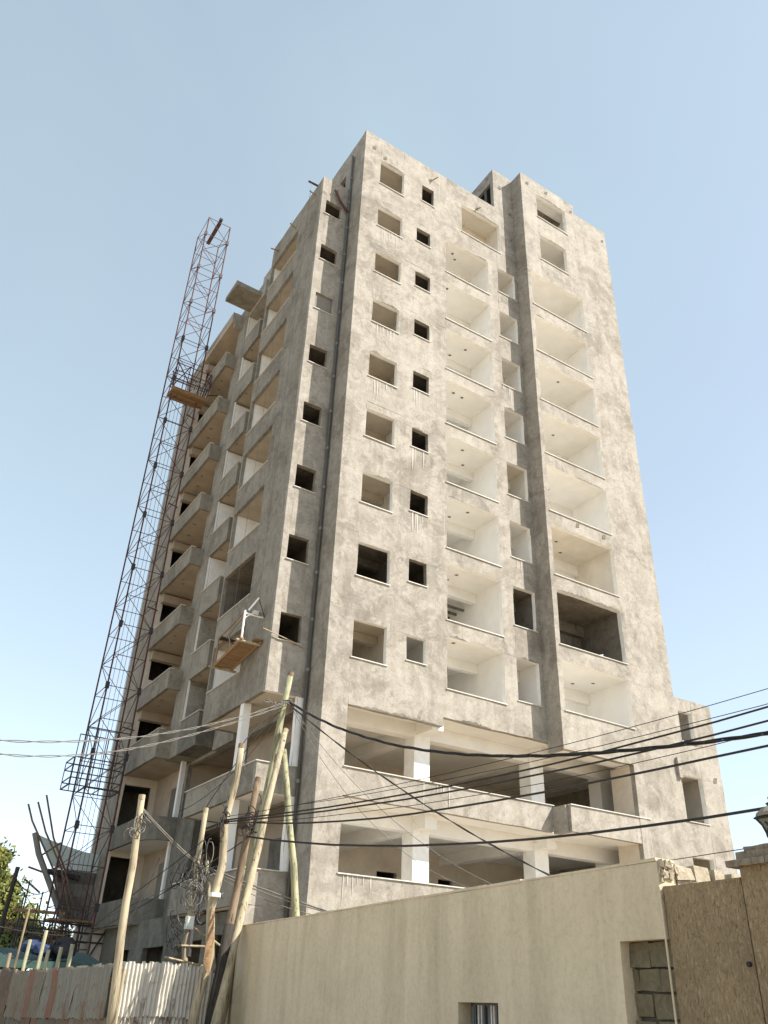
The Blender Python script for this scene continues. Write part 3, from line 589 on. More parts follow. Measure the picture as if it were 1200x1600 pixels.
# ------------------------------------------------------------------ utility poles
def crook(p, q, n=7, amp=.05, seed=1):
    p, q = Vector(p), Vector(q); out = []
    for i in range(n+1):
        t_ = i/n; a = math.sin(t_*math.pi)
        out.append(p.lerp(q, t_)+Vector(((hsh(i, seed)-.5)*amp*2*a, (hsh(seed, i)-.5)*amp*2*a, 0)))
    return out
def pole(label, top, base, r, mat, group='wooden poles by the wall', seed=1, amp=.04, cap=None):
    t_ = thing('utility_pole', label, 'pole', base, group); o = Vector(base)
    pts = [p-o for p in crook(base, top, 8, amp, seed)]
    MB().tube(pts, r*1.2, 10, r*.85, .06).build('shaft', mat, t_, True)
    d = pts[-1]-pts[-2]; d.normalize()
    MB().tube([pts[-1]-d*.10, pts[-1]+d*.01], r*.90, 10).build('cap_band', cap or 'polebrown', t_)
    return t_
pA = pole('slim yellow wooden pole leaning in front of the corrugated fence, alone on the left', (-7.19, -5.5, 5.4), (-6.94, -5.5, -.3), .082, 'pole', seed=3, amp=.03, cap='pole')
pB = pole('thin pale wooden pole behind the fence carrying a white box and a mass of wires', (-5.18, -4.2, 5.59), (-5.14, -4.2, -.3), .07, 'pole', seed=5, amp=.05, cap='pole')
MB().tube([(.0, .01, 2.7), (-.02, .01, 3.55)], .1, 8).build('wrapping', 'steel', pB); MB().tube([(0, 0, 3.5), (0, 0, 3.58)], .12, 8).build('collar', 'pole', pB)
pC = pole('thick bent wooden pole with a splintered lower half, nearest to the fence', (-5.12, -5.8, 6.83), (-5.51, -5.93, -.3), .088, 'pole', seed=11, amp=.10)
for i in range(7): MB().tube([(.10+.02*i, -.1+.01*i, 3.6-.1*i), (.04+.025*i, -.13, 2.55-.05*i)], .03, 4, .008).build('splinter', 'plank', pC)
MB().tube([(.14, -.02, 3.78), (.14, -.02, 3.86)], .135, 8).build('collar', 'white', pC)
pD = pole('short dark brown wooden pole, with painted shade on its foot', (-4.46, -5.5, 6.2), (-5.28, -6.02, -.3), .088, 'polebrown', seed=8, amp=.05)
MB().tube([(0, 0, 0), (.42, .27, 3.3)], .118, 10, .112).build('foot_shade', 'poledark', pD, True)  # dark sleeve painting the street wall's shade onto the lower pole
pE = pole('tallest pole, greenish wood, standing behind the end of the beige wall', (-3.45, -4.6, 9.34), (-4.4, -4.29, -.3), .098, 'polegreen', seed=4, amp=.04)
pF = pole('yellow wooden prop pole leaning against the tallest pole from the street side', (-3.52, -4.75, 7.72), (-5.38, -6.4, -.3), .09, 'pole', seed=9, amp=.05, cap='pole')
pG = pole('wooden strut behind the beige wall, leaning the opposite way against the tallest pole', (-3.49, -4.7, 7.2), (-2.9, -6.42, -.3), .085, 'polegreen', seed=6, amp=.03, cap='polegreen')
o = pole('dark pole standing by the green tree at the far left', (-6.63, 10.0, 5.43), (-6.87, 10.0, -.3), .09, 'poledark', None, 2, .02, 'poledark')
for px, py, pz, c in ((-3.45, -4.6, 8.5, 'E'),):
    MB().box(-.16, .16, -.04, .04, -.04, .04).build('cross_piece', 'steel', pE, False, (px+4.4, py+4.29, pz+.3)); 
# braces and props by the fence
for lab, a, c, r, mt in (('pale crooked branch propped between the two poles with wires', (-5.02, -4.3, 4.4), (-4.42, -4.5, 1.6), .06, 'pole'),
                    ('pale split timber post leaning behind the dark pole', (-4.42, -5.25, 2.75), (-4.75, -5.5, -.1), .075, 'pole'),
                    ('thin horizontal stick nailed across the wired pole, lower one', (-5.45, -4.25, 2.6), (-4.6, -4.4, 2.62), .028, 'pole'),
                    ('thin slanting stick nailed across the wired pole, upper one', (-5.2, -4.25, 3.05), (-4.35, -4.4, 2.6), .028, 'pole')):
    m0 = MB().tube([p-Vector(c) for p in crook(a, c, 5, .05, r*99)], r*.85, 7, r, .08); o = m0.build('timber_prop', mt, None, True, c); tag(o, lab, 'timber prop')
# ------------------------------------------------------------------ wires
WIRES = [
    ('w1', 0.035, [(-3.42, -4.6, 8.52),(-3.25, -5.65, 7.94),(-3.07, -6.69, 7.43),(-2.9, -7.74, 7.0),(-2.73, -8.78, 6.62),(-2.56, -9.83, 6.31),(-2.38, -10.87, 6.05),(-2.21, -11.92, 5.84),(-2.04, -12.96, 5.67),(-1.87, -14.01, 5.54),(-1.69, -15.05, 5.44),(-1.52, -16.1, 5.36),(-1.35, -17.14, 5.31),(-1.18, -18.19, 5.27),(-1.0, -19.23, 5.25)]),
    ('w2', 0.022, [(-3.36, -4.6, 8.43),(-3.04, -4.95, 8.06),(-2.72, -5.3, 7.7),(-2.4, -5.65, 7.35),(-2.08, -6.0, 7.01),(-1.76, -6.35, 6.68),(-1.44, -6.7, 6.37),(-1.12, -7.05, 6.06),(-0.8, -7.4, 5.76),(-0.48, -7.75, 5.48),(-0.16, -8.1, 5.2),(0.16, -8.45, 4.94),(0.48, -8.8, 4.69),(0.8, -9.15, 4.45),(1.13, -9.5, 4.22)]),
    ('w3', 0.018, [(-5.38, -5.8, 5.07),(-4.97, -6.7, 5.08),(-4.55, -7.6, 5.1),(-4.13, -8.51, 5.13),(-3.72, -9.41, 5.18),(-3.3, -10.31, 5.24),(-2.89, -11.21, 5.31),(-2.47, -12.11, 5.4),(-2.05, -13.01, 5.5),(-1.64, -13.92, 5.62),(-1.22, -14.82, 5.76),(-0.8, -15.72, 5.9),(-0.39, -16.62, 6.06),(0.03, -17.52, 6.24),(0.45, -18.43, 6.43)]),
    ('w4', 0.018, [(-5.38, -5.8, 5.03),(-4.99, -6.72, 5.02),(-4.61, -7.64, 5.02),(-4.23, -8.56, 5.03),(-3.85, -9.47, 5.06),(-3.46, -10.39, 5.09),(-3.08, -11.31, 5.14),(-2.7, -12.23, 5.2),(-2.32, -13.15, 5.28),(-1.93, -14.07, 5.36),(-1.55, -14.99, 5.46),(-1.17, -15.91, 5.57),(-0.79, -16.82, 5.7),(-0.4, -17.74, 5.83),(-0.02, -18.66, 5.98)]),
    ('w5', 0.02, [(-4.57, -5.6, 5.16),(-4.31, -6.56, 5.04),(-4.04, -7.52, 4.96),(-3.78, -8.48, 4.9),(-3.51, -9.44, 4.86),(-3.25, -10.4, 4.85),(-2.99, -11.37, 4.86),(-2.72, -12.33, 4.88),(-2.46, -13.29, 4.91),(-2.19, -14.25, 4.96),(-1.93, -15.21, 5.01),(-1.67, -16.17, 5.07),(-1.4, -17.13, 5.13),(-1.14, -18.09, 5.19),(-0.87, -19.05, 5.26)]),
    ('w6', 0.022, [(-4.66, -5.6, 4.84),(-4.44, -6.58, 4.67),(-4.22, -7.56, 4.53),(-4.0, -8.53, 4.4),(-3.78, -9.51, 4.3),(-3.55, -10.49, 4.21),(-3.33, -11.47, 4.15),(-3.11, -12.44, 4.1),(-2.89, -13.42, 4.07),(-2.67, -14.4, 4.06),(-2.45, -15.38, 4.07),(-2.23, -16.35, 4.09),(-2.01, -17.33, 4.13),(-1.79, -18.31, 4.19),(-1.57, -19.29, 4.26)]),
    ('t1', 0.007, [(-5.39, -5.8, 5.13),(-4.99, -6.71, 5.17),(-4.59, -7.62, 5.22),(-4.19, -8.53, 5.28),(-3.78, -9.44, 5.36),(-3.38, -10.35, 5.44),(-2.98, -11.26, 5.53),(-2.58, -12.18, 5.63),(-2.17, -13.09, 5.74),(-1.77, -14.0, 5.86),(-1.37, -14.91, 5.99),(-0.97, -15.82, 6.13),(-0.57, -16.73, 6.28),(-0.16, -17.64, 6.44),(0.24, -18.55, 6.62)]),
    ('t2', 0.007, [(-5.37, -5.8, 4.99),(-4.99, -6.71, 4.96),(-4.6, -7.62, 4.93),(-4.22, -8.53, 4.93),(-3.84, -9.44, 4.94),(-3.45, -10.35, 4.96),(-3.07, -11.26, 5.0),(-2.69, -12.18, 5.05),(-2.3, -13.09, 5.12),(-1.92, -14.0, 5.21),(-1.54, -14.91, 5.31),(-1.15, -15.82, 5.42),(-0.77, -16.73, 5.55),(-0.39, -17.64, 5.7),(-0.0, -18.55, 5.86)]),
    ('t3', 0.007, [(-3.89, -5.4, 5.61),(-3.66, -6.35, 5.58),(-3.43, -7.29, 5.56),(-3.2, -8.24, 5.55),(-2.97, -9.19, 5.55),(-2.74, -10.13, 5.55),(-2.51, -11.08, 5.57),(-2.27, -12.03, 5.59),(-2.04, -12.97, 5.63),(-1.81, -13.92, 5.67),(-1.58, -14.86, 5.72),(-1.35, -15.81, 5.78),(-1.12, -16.76, 5.84),(-0.89, -17.7, 5.92),(-0.65, -18.65, 6.01)]),
    ('t4', 0.006, [(-0.85, -11.0, 3.86),(-1.04, -11.54, 3.82),(-1.23, -12.08, 3.79),(-1.42, -12.63, 3.75),(-1.61, -13.17, 3.71),(-1.8, -13.71, 3.67),(-1.99, -14.25, 3.64),(-2.19, -14.8, 3.6),(-2.38, -15.34, 3.57),(-2.57, -15.88, 3.53),(-2.76, -16.42, 3.5),(-2.95, -16.96, 3.47),(-3.14, -17.51, 3.44),(-3.33, -18.05, 3.4),(-3.52, -18.59, 3.37)]),
    ('d1', 0.007, [(-3.35, -4.6, 8.45),(-3.12, -4.91, 7.98),(-2.89, -5.23, 7.53),(-2.66, -5.54, 7.11),(-2.43, -5.86, 6.71),(-2.2, -6.17, 6.33),(-1.97, -6.49, 5.98),(-1.74, -6.8, 5.65),(-1.51, -7.11, 5.34),(-1.28, -7.43, 5.05),(-1.05, -7.74, 4.79),(-0.82, -8.06, 4.54),(-0.59, -8.37, 4.33),(-0.36, -8.69, 4.13),(-0.13, -9.0, 3.96)]),
    ('d2', 0.007, [(-3.35, -4.6, 8.41),(-3.15, -4.91, 7.87),(-2.95, -5.23, 7.35),(-2.76, -5.54, 6.87),(-2.56, -5.86, 6.43),(-2.36, -6.17, 6.01),(-2.17, -6.49, 5.63),(-1.97, -6.8, 5.29),(-1.77, -7.11, 4.98),(-1.58, -7.43, 4.7),(-1.38, -7.74, 4.46),(-1.18, -8.06, 4.25),(-0.99, -8.37, 4.07),(-0.79, -8.69, 3.93),(-0.59, -9.0, 3.82)]),
    ('L1', 0.021, [(-3.51, -4.6, 8.5),(-4.14, -4.98, 8.13),(-4.76, -5.35, 7.76),(-5.39, -5.73, 7.42),(-6.01, -6.11, 7.09),(-6.63, -6.49, 6.77),(-7.26, -6.86, 6.48),(-7.88, -7.24, 6.2),(-8.51, -7.62, 5.95),(-9.13, -7.99, 5.72),(-9.76, -8.37, 5.51),(-10.38, -8.75, 5.32),(-11.01, -9.13, 5.16),(-11.63, -9.5, 5.02),(-12.26, -9.88, 4.91)]),
    ('L2', 0.021, [(-3.5, -4.6, 8.42),(-4.12, -4.98, 8.06),(-4.74, -5.35, 7.69),(-5.36, -5.73, 7.33),(-5.98, -6.11, 6.98),(-6.6, -6.49, 6.64),(-7.22, -6.86, 6.31),(-7.84, -7.24, 6.0),(-8.46, -7.62, 5.72),(-9.08, -7.99, 5.47),(-9.7, -8.37, 5.26),(-10.32, -8.75, 5.08),(-10.94, -9.13, 4.95),(-11.56, -9.5, 4.87),(-12.18, -9.88, 4.85)]),
    ('s1', 0.012, [(-3.63, -4.6, 8.32),(-3.73, -4.69, 8.25),(-3.84, -4.77, 8.17),(-3.94, -4.86, 8.09),(-4.05, -4.94, 8.0),(-4.15, -5.03, 7.91),(-4.26, -5.11, 7.81),(-4.36, -5.2, 7.71),(-4.47, -5.29, 7.6),(-4.57, -5.37, 7.48),(-4.68, -5.46, 7.36),(-4.79, -5.54, 7.24),(-4.89, -5.63, 7.11),(-5.0, -5.71, 6.98),(-5.1, -5.8, 6.83)]),
    ('s2', 0.012, [(-3.6, -4.6, 8.28),(-3.72, -4.57, 8.14),(-3.83, -4.54, 7.99),(-3.94, -4.51, 7.83),(-4.05, -4.49, 7.67),(-4.17, -4.46, 7.5),(-4.28, -4.43, 7.32),(-4.39, -4.4, 7.14),(-4.5, -4.37, 6.94),(-4.62, -4.34, 6.74),(-4.73, -4.31, 6.53),(-4.84, -4.29, 6.32),(-4.95, -4.26, 6.09),(-5.07, -4.23, 5.86),(-5.18, -4.2, 5.62)]),
    ('s3', 0.009, [(-3.6, -4.6, 8.22),(-3.75, -4.56, 7.93),(-3.91, -4.51, 7.65),(-4.06, -4.47, 7.38),(-4.22, -4.43, 7.13),(-4.37, -4.39, 6.89),(-4.53, -4.34, 6.67),(-4.69, -4.3, 6.47),(-4.84, -4.26, 6.28),(-5.0, -4.21, 6.1),(-5.15, -4.17, 5.95),(-5.31, -4.13, 5.8),(-5.46, -4.09, 5.67),(-5.62, -4.04, 5.56),(-5.78, -4.0, 5.47)]),
    ('ab1', 0.018, [(-7.14, -5.5, 5.14),(-6.99, -5.41, 5.07),(-6.84, -5.31, 4.99),(-6.69, -5.22, 4.92),(-6.54, -5.13, 4.85),(-6.39, -5.04, 4.78),(-6.24, -4.94, 4.72),(-6.09, -4.85, 4.65),(-5.94, -4.76, 4.59),(-5.79, -4.66, 4.53),(-5.64, -4.57, 4.47),(-5.49, -4.48, 4.42),(-5.34, -4.39, 4.36),(-5.19, -4.29, 4.31),(-5.03, -4.2, 4.26)]),
    ('ab2', 0.012, [(-7.1, -5.5, 5.1),(-6.96, -5.41, 5.01),(-6.81, -5.31, 4.94),(-6.66, -5.22, 4.86),(-6.51, -5.13, 4.79),(-6.36, -5.04, 4.72),(-6.21, -4.94, 4.65),(-6.07, -4.85, 4.59),(-5.92, -4.76, 4.53),(-5.77, -4.66, 4.47),(-5.62, -4.57, 4.42),(-5.47, -4.48, 4.37),(-5.33, -4.39, 4.32),(-5.18, -4.29, 4.27),(-5.03, -4.2, 4.23)]),
    ('b1', 0.02, [(-5.08, -4.2, 4.3),(-4.89, -4.33, 4.23),(-4.69, -4.46, 4.16),(-4.5, -4.59, 4.09),(-4.31, -4.71, 4.02),(-4.12, -4.84, 3.95),(-3.93, -4.97, 3.88),(-3.73, -5.1, 3.82),(-3.54, -5.23, 3.75),(-3.35, -5.36, 3.69),(-3.16, -5.49, 3.63),(-2.97, -5.61, 3.56),(-2.78, -5.74, 3.5),(-2.58, -5.87, 3.44),(-2.39, -6.0, 3.38)]),
    ('b2', 0.014, [(-5.07, -4.2, 4.28),(-4.89, -4.33, 4.2),(-4.7, -4.46, 4.11),(-4.51, -4.59, 4.03),(-4.33, -4.71, 3.96),(-4.14, -4.84, 3.88),(-3.95, -4.97, 3.82),(-3.77, -5.1, 3.75),(-3.58, -5.23, 3.69),(-3.39, -5.36, 3.63),(-3.21, -5.49, 3.57),(-3.02, -5.61, 3.52),(-2.83, -5.74, 3.47),(-2.65, -5.87, 3.42),(-2.46, -6.0, 3.38)]),
    ('b3', 0.01, [(-5.07, -4.2, 4.25),(-4.89, -4.3, 4.16),(-4.71, -4.4, 4.06),(-4.53, -4.5, 3.97),(-4.35, -4.6, 3.89),(-4.18, -4.7, 3.81),(-4.0, -4.8, 3.74),(-3.82, -4.9, 3.67),(-3.64, -5.0, 3.61),(-3.46, -5.1, 3.55),(-3.28, -5.2, 3.5),(-3.11, -5.3, 3.45),(-2.93, -5.4, 3.41),(-2.75, -5.5, 3.37),(-2.57, -5.6, 3.34)]),
    ('g1', 0.01, [(-7.44, -4.4, 2.79),(-7.28, -4.5, 2.96),(-7.12, -4.6, 3.13),(-6.96, -4.7, 3.29),(-6.81, -4.8, 3.46),(-6.65, -4.9, 3.62),(-6.49, -5.0, 3.78),(-6.33, -5.1, 3.94),(-6.17, -5.2, 4.1),(-6.01, -5.3, 4.26),(-5.85, -5.4, 4.42),(-5.7, -5.5, 4.58),(-5.54, -5.6, 4.74),(-5.38, -5.7, 4.89),(-5.22, -5.8, 5.05)]),
    ('g2', 0.012, [(-7.42, -4.4, 2.71),(-7.22, -4.49, 2.83),(-7.02, -4.57, 2.97),(-6.81, -4.66, 3.1),(-6.61, -4.74, 3.24),(-6.41, -4.83, 3.38),(-6.21, -4.91, 3.53),(-6.01, -5.0, 3.68),(-5.8, -5.09, 3.83),(-5.6, -5.17, 3.99),(-5.4, -5.26, 4.15),(-5.2, -5.34, 4.32),(-5.0, -5.43, 4.48),(-4.79, -5.51, 4.65),(-4.59, -5.6, 4.83)]),
    ('g3', 0.008, [(-7.11, -4.4, 3.05),(-6.97, -4.39, 3.13),(-6.82, -4.37, 3.21),(-6.68, -4.36, 3.29),(-6.54, -4.34, 3.37),(-6.39, -4.33, 3.45),(-6.25, -4.31, 3.52),(-6.11, -4.3, 3.6),(-5.97, -4.29, 3.68),(-5.82, -4.27, 3.75),(-5.68, -4.26, 3.83),(-5.54, -4.24, 3.9),(-5.4, -4.23, 3.98),(-5.25, -4.21, 4.05),(-5.11, -4.2, 4.12)]),
    ('g4', 0.006, [(-6.91, -5.2, 2.93),(-6.87, -5.16, 2.99),(-6.82, -5.11, 3.06),(-6.77, -5.07, 3.13),(-6.73, -5.03, 3.21),(-6.68, -4.99, 3.29),(-6.63, -4.94, 3.39),(-6.59, -4.9, 3.48),(-6.54, -4.86, 3.58),(-6.49, -4.81, 3.69),(-6.45, -4.77, 3.8),(-6.4, -4.73, 3.92),(-6.35, -4.69, 4.05),(-6.31, -4.64, 4.17),(-6.26, -4.6, 4.31)]),
    ('f1', 0.02, [(-6.63, 10.0, 5.07),(-6.43, 10.5, 5.01),(-6.23, 11.0, 4.97),(-6.04, 11.5, 4.94),(-5.84, 12.0, 4.92),(-5.64, 12.5, 4.91),(-5.45, 13.0, 4.92),(-5.25, 13.5, 4.94),(-5.06, 14.0, 4.97),(-4.86, 14.5, 5.01),(-4.66, 15.0, 5.07),(-4.47, 15.5, 5.13),(-4.27, 16.0, 5.21),(-4.07, 16.5, 5.3),(-3.88, 17.0, 5.41)]),
    ('f2', 0.014, [(-6.63, 10.0, 5.07),(-6.45, 10.43, 5.01),(-6.28, 10.86, 4.95),(-6.11, 11.29, 4.89),(-5.94, 11.71, 4.83),(-5.77, 12.14, 4.78),(-5.59, 12.57, 4.72),(-5.42, 13.0, 4.67),(-5.25, 13.43, 4.61),(-5.08, 13.86, 4.56),(-4.91, 14.29, 4.51),(-4.74, 14.71, 4.46),(-4.56, 15.14, 4.41),(-4.39, 15.57, 4.36),(-4.22, 16.0, 4.32)]),
    ('f3', 0.014, [(-7.28, 8.0, 4.13),(-7.24, 8.14, 4.2),(-7.2, 8.29, 4.26),(-7.16, 8.43, 4.32),(-7.12, 8.57, 4.39),(-7.08, 8.71, 4.45),(-7.03, 8.86, 4.51),(-6.99, 9.0, 4.58),(-6.95, 9.14, 4.64),(-6.91, 9.29, 4.7),(-6.87, 9.43, 4.77),(-6.83, 9.57, 4.83),(-6.78, 9.71, 4.89),(-6.74, 9.86, 4.96),(-6.7, 10.0, 5.02)]),
    ('k1', 0.02, [(-8.14, 2.0, 3.05),(-7.93, 2.29, 3.05),(-7.73, 2.57, 3.04),(-7.52, 2.86, 3.04),(-7.32, 3.14, 3.04),(-7.11, 3.43, 3.05),(-6.91, 3.71, 3.05),(-6.7, 4.0, 3.06),(-6.5, 4.29, 3.07),(-6.29, 4.57, 3.08),(-6.09, 4.86, 3.09),(-5.88, 5.14, 3.11),(-5.67, 5.43, 3.13),(-5.47, 5.71, 3.15),(-5.26, 6.0, 3.17)]),
]
WL = {'w1': ('thickest twisted black cable from the tallest pole to the right edge', 'wire'), 'w2': ('black cable slanting down from the tallest pole to the top of the beige wall', 'wire'),
 'w3': ('upper of the two black cables leaving the bent pole towards the right', 'wire'), 'w4': ('lower of the two black cables leaving the bent pole towards the right', 'wire'),
 'w5': ('black cable in the middle of the bundle, passing the narrow wing window', 'wire'), 'w6': ('lowest black cable crossing the podium columns and passing over the lantern', 'wire'),
 't1': ('hair-thin dark wire, highest of the thin ones crossing the wing', 'wire'), 't2': ('hair-thin dark wire crossing below the thick twisted cable', 'wire'),
 't3': ('hair-thin dark wire between the upper black cables', 'wire'), 't4': ('thin wire running low over the broken top of the wall', 'wire'),
 'd1': ('grey drop wire slanting across the white podium column, right one', 'wirelight'), 'd2': ('grey drop wire slanting across the white podium column, left one', 'wirelight'),
 'L1': ('upper grey cable bundle from the tallest pole to the left edge', 'wirelight'), 'L2': ('lower sagging grey cable bundle from the tallest pole to the left edge', 'wirelight'),
 's1': ('short black jumper from the tallest pole to the bent pole', 'wire'), 's2': ('long black wire sagging from the tallest pole to the thin wired pole', 'wire'),
 's3': ('thin black wire running from the tallest pole to the left below the bay', 'wire'), 'ab1': ('thicker grey cable from the lone left pole to the wired pole', 'wirelight'),
 'ab2': ('thinner grey cable just under the one from the lone left pole', 'wirelight'), 'b1': ('thick grey cable from the wired pole to the beige wall', 'wirelight'),
 'b2': ('middle grey cable from the wired pole to the beige wall', 'wirelight'), 'b3': ('thinnest grey cable from the wired pole to the beige wall', 'wirelight'),
 'g1': ('dark wire rising from the far corner to the middle of the bent pole', 'wire'), 'g2': ('dark wire rising from the far corner to the short dark pole', 'wire'),
 'g3': ('dark wire rising from the far corner balcony to the wired pole', 'wire'), 'g4': ('faint slanting wire in front of the dark ground floor opening', 'wire'),
 'f1': ('sagging wire from the far left pole to the sloping formwork', 'wire'), 'f2': ('straight thin wire slanting down from the far left pole', 'wire'),
 'f3': ('short dark stay at the left of the far left pole', 'wire'), 'k1': ('dark cable sagging over the bushes at the left edge', 'wire')}
for key, r, pts in WIRES:
    lab, mt = WL[key]; o = Vector(pts[0]); q = [Vector(p)-o for p in pts]; mb = MB()
    if key in ('w1', 'L1', 'L2', 'w2'):                       # twisted bundles: two or three strands wound round each other
        n = 90 if key != 'w2' else 60; fine = []
        for i in range(n+1):
            s = i/n*(len(q)-1); a = min(int(s), len(q)-2); fine.append(q[a].lerp(q[a+1], s-a))
        st = 3 if key == 'w1' else 2
        for k in range(st):
            mb.tube([p+Vector((math.cos(i*.55+k*6.283/st), .3*math.sin(i*.55+k*6.283/st), math.sin(i*.55+k*6.283/st)))*r*(.62 if key[0] == 'w' else .8) for i, p in enumerate(fine)], r*(.55 if key[0] == 'w' else .45), 4)
    else: mb.tube(q, r, 5)
    tag(mb.build('overhead_wire', mt, None, True, o), lab, 'wire', 'overhead wires')
def tangle(label, c, n, sx, sz, r, mat, seed, drop=0):
    random.seed(seed); mb = MB(); c = Vector(c)
    for i in range(n):
        R = random.uniform(.25, 1); ph = random.uniform(0, 6.28); k = random.randint(7, 14); o = Vector((random.gauss(0, sx*.35), random.gauss(0, .05), random.gauss(0, sz*.35)))
        ax = random.uniform(.2, .5)*sx; az = random.uniform(.15, .5)*sz; tilt = random.uniform(-.6, .6)
        pts = []
        for j in range(k):
            a = ph+j*.62; x = math.cos(a)*ax*R+tilt*math.sin(a)*ax; z = math.sin(a)*az*R; pts.append(o+Vector((x, .12*math.sin(a*.7+ph), z-drop*j/k)))
        mb.tube(pts, r*random.uniform(.7, 1.3), 4)
    random.seed(7); return tag(mb.build('wire_tangle', mat, None, True, c), label, 'wire tangle', 'wire tangles on the poles')
tangle('grey wires knotted round the top of the lone left pole', (-7.22, -5.58, 4.95), 11, .32, .42, .012, 'wirelight', 3, .15)
tangle('big grey mass of knotted wires on the wired pole', (-5.17, -4.32, 4.0), 34, .42, 1.1, .010, 'wirelight', 5, .1)
tangle('dark loose loops of wire hanging on the wired pole behind the grey mass', (-5.2, -4.05, 4.1), 13, .55, .9, .009, 'wire', 6, .1)
tangle('dark wire ends beside the white box on the wired pole', (-5.55, -4.3, 2.9), 13, .35, .8, .008, 'wire', 9, .2)
tangle('small dark knot of wires on the middle of the bent pole', (-5.38, -5.9, 5.1), 10, .22, .5, .012, 'wire', 12, .1)
tangle('dark loop of cable tied to the short dark pole', (-4.64, -5.7, 5.15), 9, .3, .6, .016, 'wire', 15)
tangle('grey wire loops hanging right of the bent pole', (-4.85, -5.0, 3.75), 4, .5, .55, .009, 'wirelight', 18)
tangle('frayed grey wire ends tied at the tallest pole', (-3.75, -4.68, 8.35), 8, .5, .14, .014, 'wirelight', 21)
mb = MB()
for k in range(4): mb.tube([(math.cos(a/9*6.283)*(.16+.012*k), -.03*k+.04*math.sin(a+k), math.sin(a/9*6.283)*(.21+.015*k)+.02*k) for a in range(10)], .010, 5)
tag(mb.build('cable_coil', 'wirelight', None, True, (-5.28, -4.42, 3.58)), 'round coil of grey cable hung on the wired pole', 'cable coil')
mb = MB()
for k in range(2): mb.tube([(math.cos(a/9*6.283)*.14, -.02*k, math.sin(a/9*6.283)*.14) for a in range(10)], .03, 5)
tag(mb.build('pipe_end', 'steel', None, True, (-4.95, -4.3, 3.2)), 'short dark pipe end between the wired pole and the bent pole', 'pipe')
bxm = thing('meter_box', 'white electricity box fixed to the wired pole', 'electricity box', (-5.25, -4.36, 2.83))
MB().box(-.085, .085, -.07, .07, .1, .37, .004).build('case', 'meter', bxm); MB().box(-.07, .07, -.083, -.072, .13, .34).build('lid', 'meter', bxm); MB().tube([(-.05, 0, .1), (-.12, -.02, -.2), (-.2, 0, -.3), (-.25, 0, -.1)], .014, 5).build('cable', 'wirelight', bxm)
# ------------------------------------------------------------------ corrugated fences
def corr(w_, h_, pitch, amp, seed, rag=.03, flat=False):
    mb = MB(); n = int(w_/pitch*6); rows = 5; random.seed(seed)
    topz = [0]*(n+1); v = 0
    for i in range(n+1):
        if i % 5 == 0: v = random.uniform(-rag, rag)
        topz[i] = v
    for k in range(rows+1):
        for i in range(n+1):
            x = i/n*w_; y = amp*math.sin(x/pitch*6.2832)+.012*math.sin(k*1.7+seed)+.01*math.sin(x*3+k)
            z = h_*k/rows
            if k == rows: z += topz[i]
            if k == 0: z += topz[(i*3) % (n+1)]*.8
            mb.v.append((x, y, z))
    for k in range(rows):
        for i in range(n):
            a = k*(n+1)+i; mb.f.append((a, a+1, a+n+2, a+n+1)); mb.mi.append(0)
    random.seed(7); return mb
def fence(label, p0, p1, sheets, lower, zt, group=None):
    t_ = thing('corrugated_fence', label, 'fence', (p0[0], p0[1], 0)); d = Vector((p1[0]-p0[0], p1[1]-p0[1])); ln = d.length; ang = math.atan2(d.y, d.x); t_.rotation_euler = (0, 0, ang)
    x = 0
    for i, (w_, mt, dz) in enumerate(sheets):
        o = corr(w_+.06, .98, .086, .024, i*7+3).build('sheet', mt, t_, True, (x, -.012*(i % 3), zt-.98+dz)); o.rotation_euler = (hsh(i, 4)*.04-.02, hsh(i, 8)*.05-.025, 0); x += w_
    x = 0
    for i, (w_, mt) in enumerate(lower):
        o = corr(w_+.05, 1.35, .086, .024, i*5+77).build('sheet', mt, t_, True, (x, .035+.01*(i % 2), zt-.98-1.27+.04*(i % 3))); x += w_
    for k in range(int(ln/1.0)+1): MB().tube([(k*1.0+.1, .13, -.1), (k*1.0+.12, .13, zt-.05)], .045, 6).build('post', 'pole', t_)
    for z in (zt-.25, zt-1.1): MB().box(0, ln, .07, .12, z-.04, z+.04).build('rail', 'plank', t_)
    return t_
F1 = fence('pale sunlit corrugated sheet fence at the end of the beige wall', (-6.88, -5.0), (-4.45, -5.0), [(.62, 'zinc', 0), (.62, 'zinc', .03), (.55, 'zinc', .02), (.64, 'zinc', -.09)], [(.7, 'zinc'), (.6, 'zinc'), (.6, 'zinc'), (.55, 'zinc')], 2.2)
F2 = fence('patched grey, green and orange corrugated fence in shade at the far left', (-8.15, 3.0), (-6.9, -4.96), [(.8, 'sheetgreen', -.05), (.75, 'zincdull', -.06), (.8, 'sheetrust', -.04), (.75, 'sheetbeige', -.1), (.4, 'sheetbeige', -.12), (.3, 'sheetorange', -.07), (.6, 'sheetbeige', -.05), (.5, 'zincdull', -.06), (.32, 'sheetorange', -.05), (.95, 'zincdull', -.03), (.9, 'zincdull', 0), (.75, 'zincdull', .02)],
   [(.9, 'sheetgreen'), (.9, 'sheetgreen'), (.7, 'sheetrust'), (.8, 'sheetgreen'), (.7, 'sheetrust'), (.5, 'sheetorange'), (.8, 'sheetgreen'), (.9, 'sheetrust'), (.9, 'sheetbeige'), (.9, 'sheetbeige')], 2.12)
o = MB().tube([(0, 0, 0), (.95, .03, -.13)], .022, 5).build('broken_stick', 'pole', None, False, (-5.95, -5.06, 2.33)); tag(o, 'thin pale stick lying along the top of the sunlit fence', 'stick')
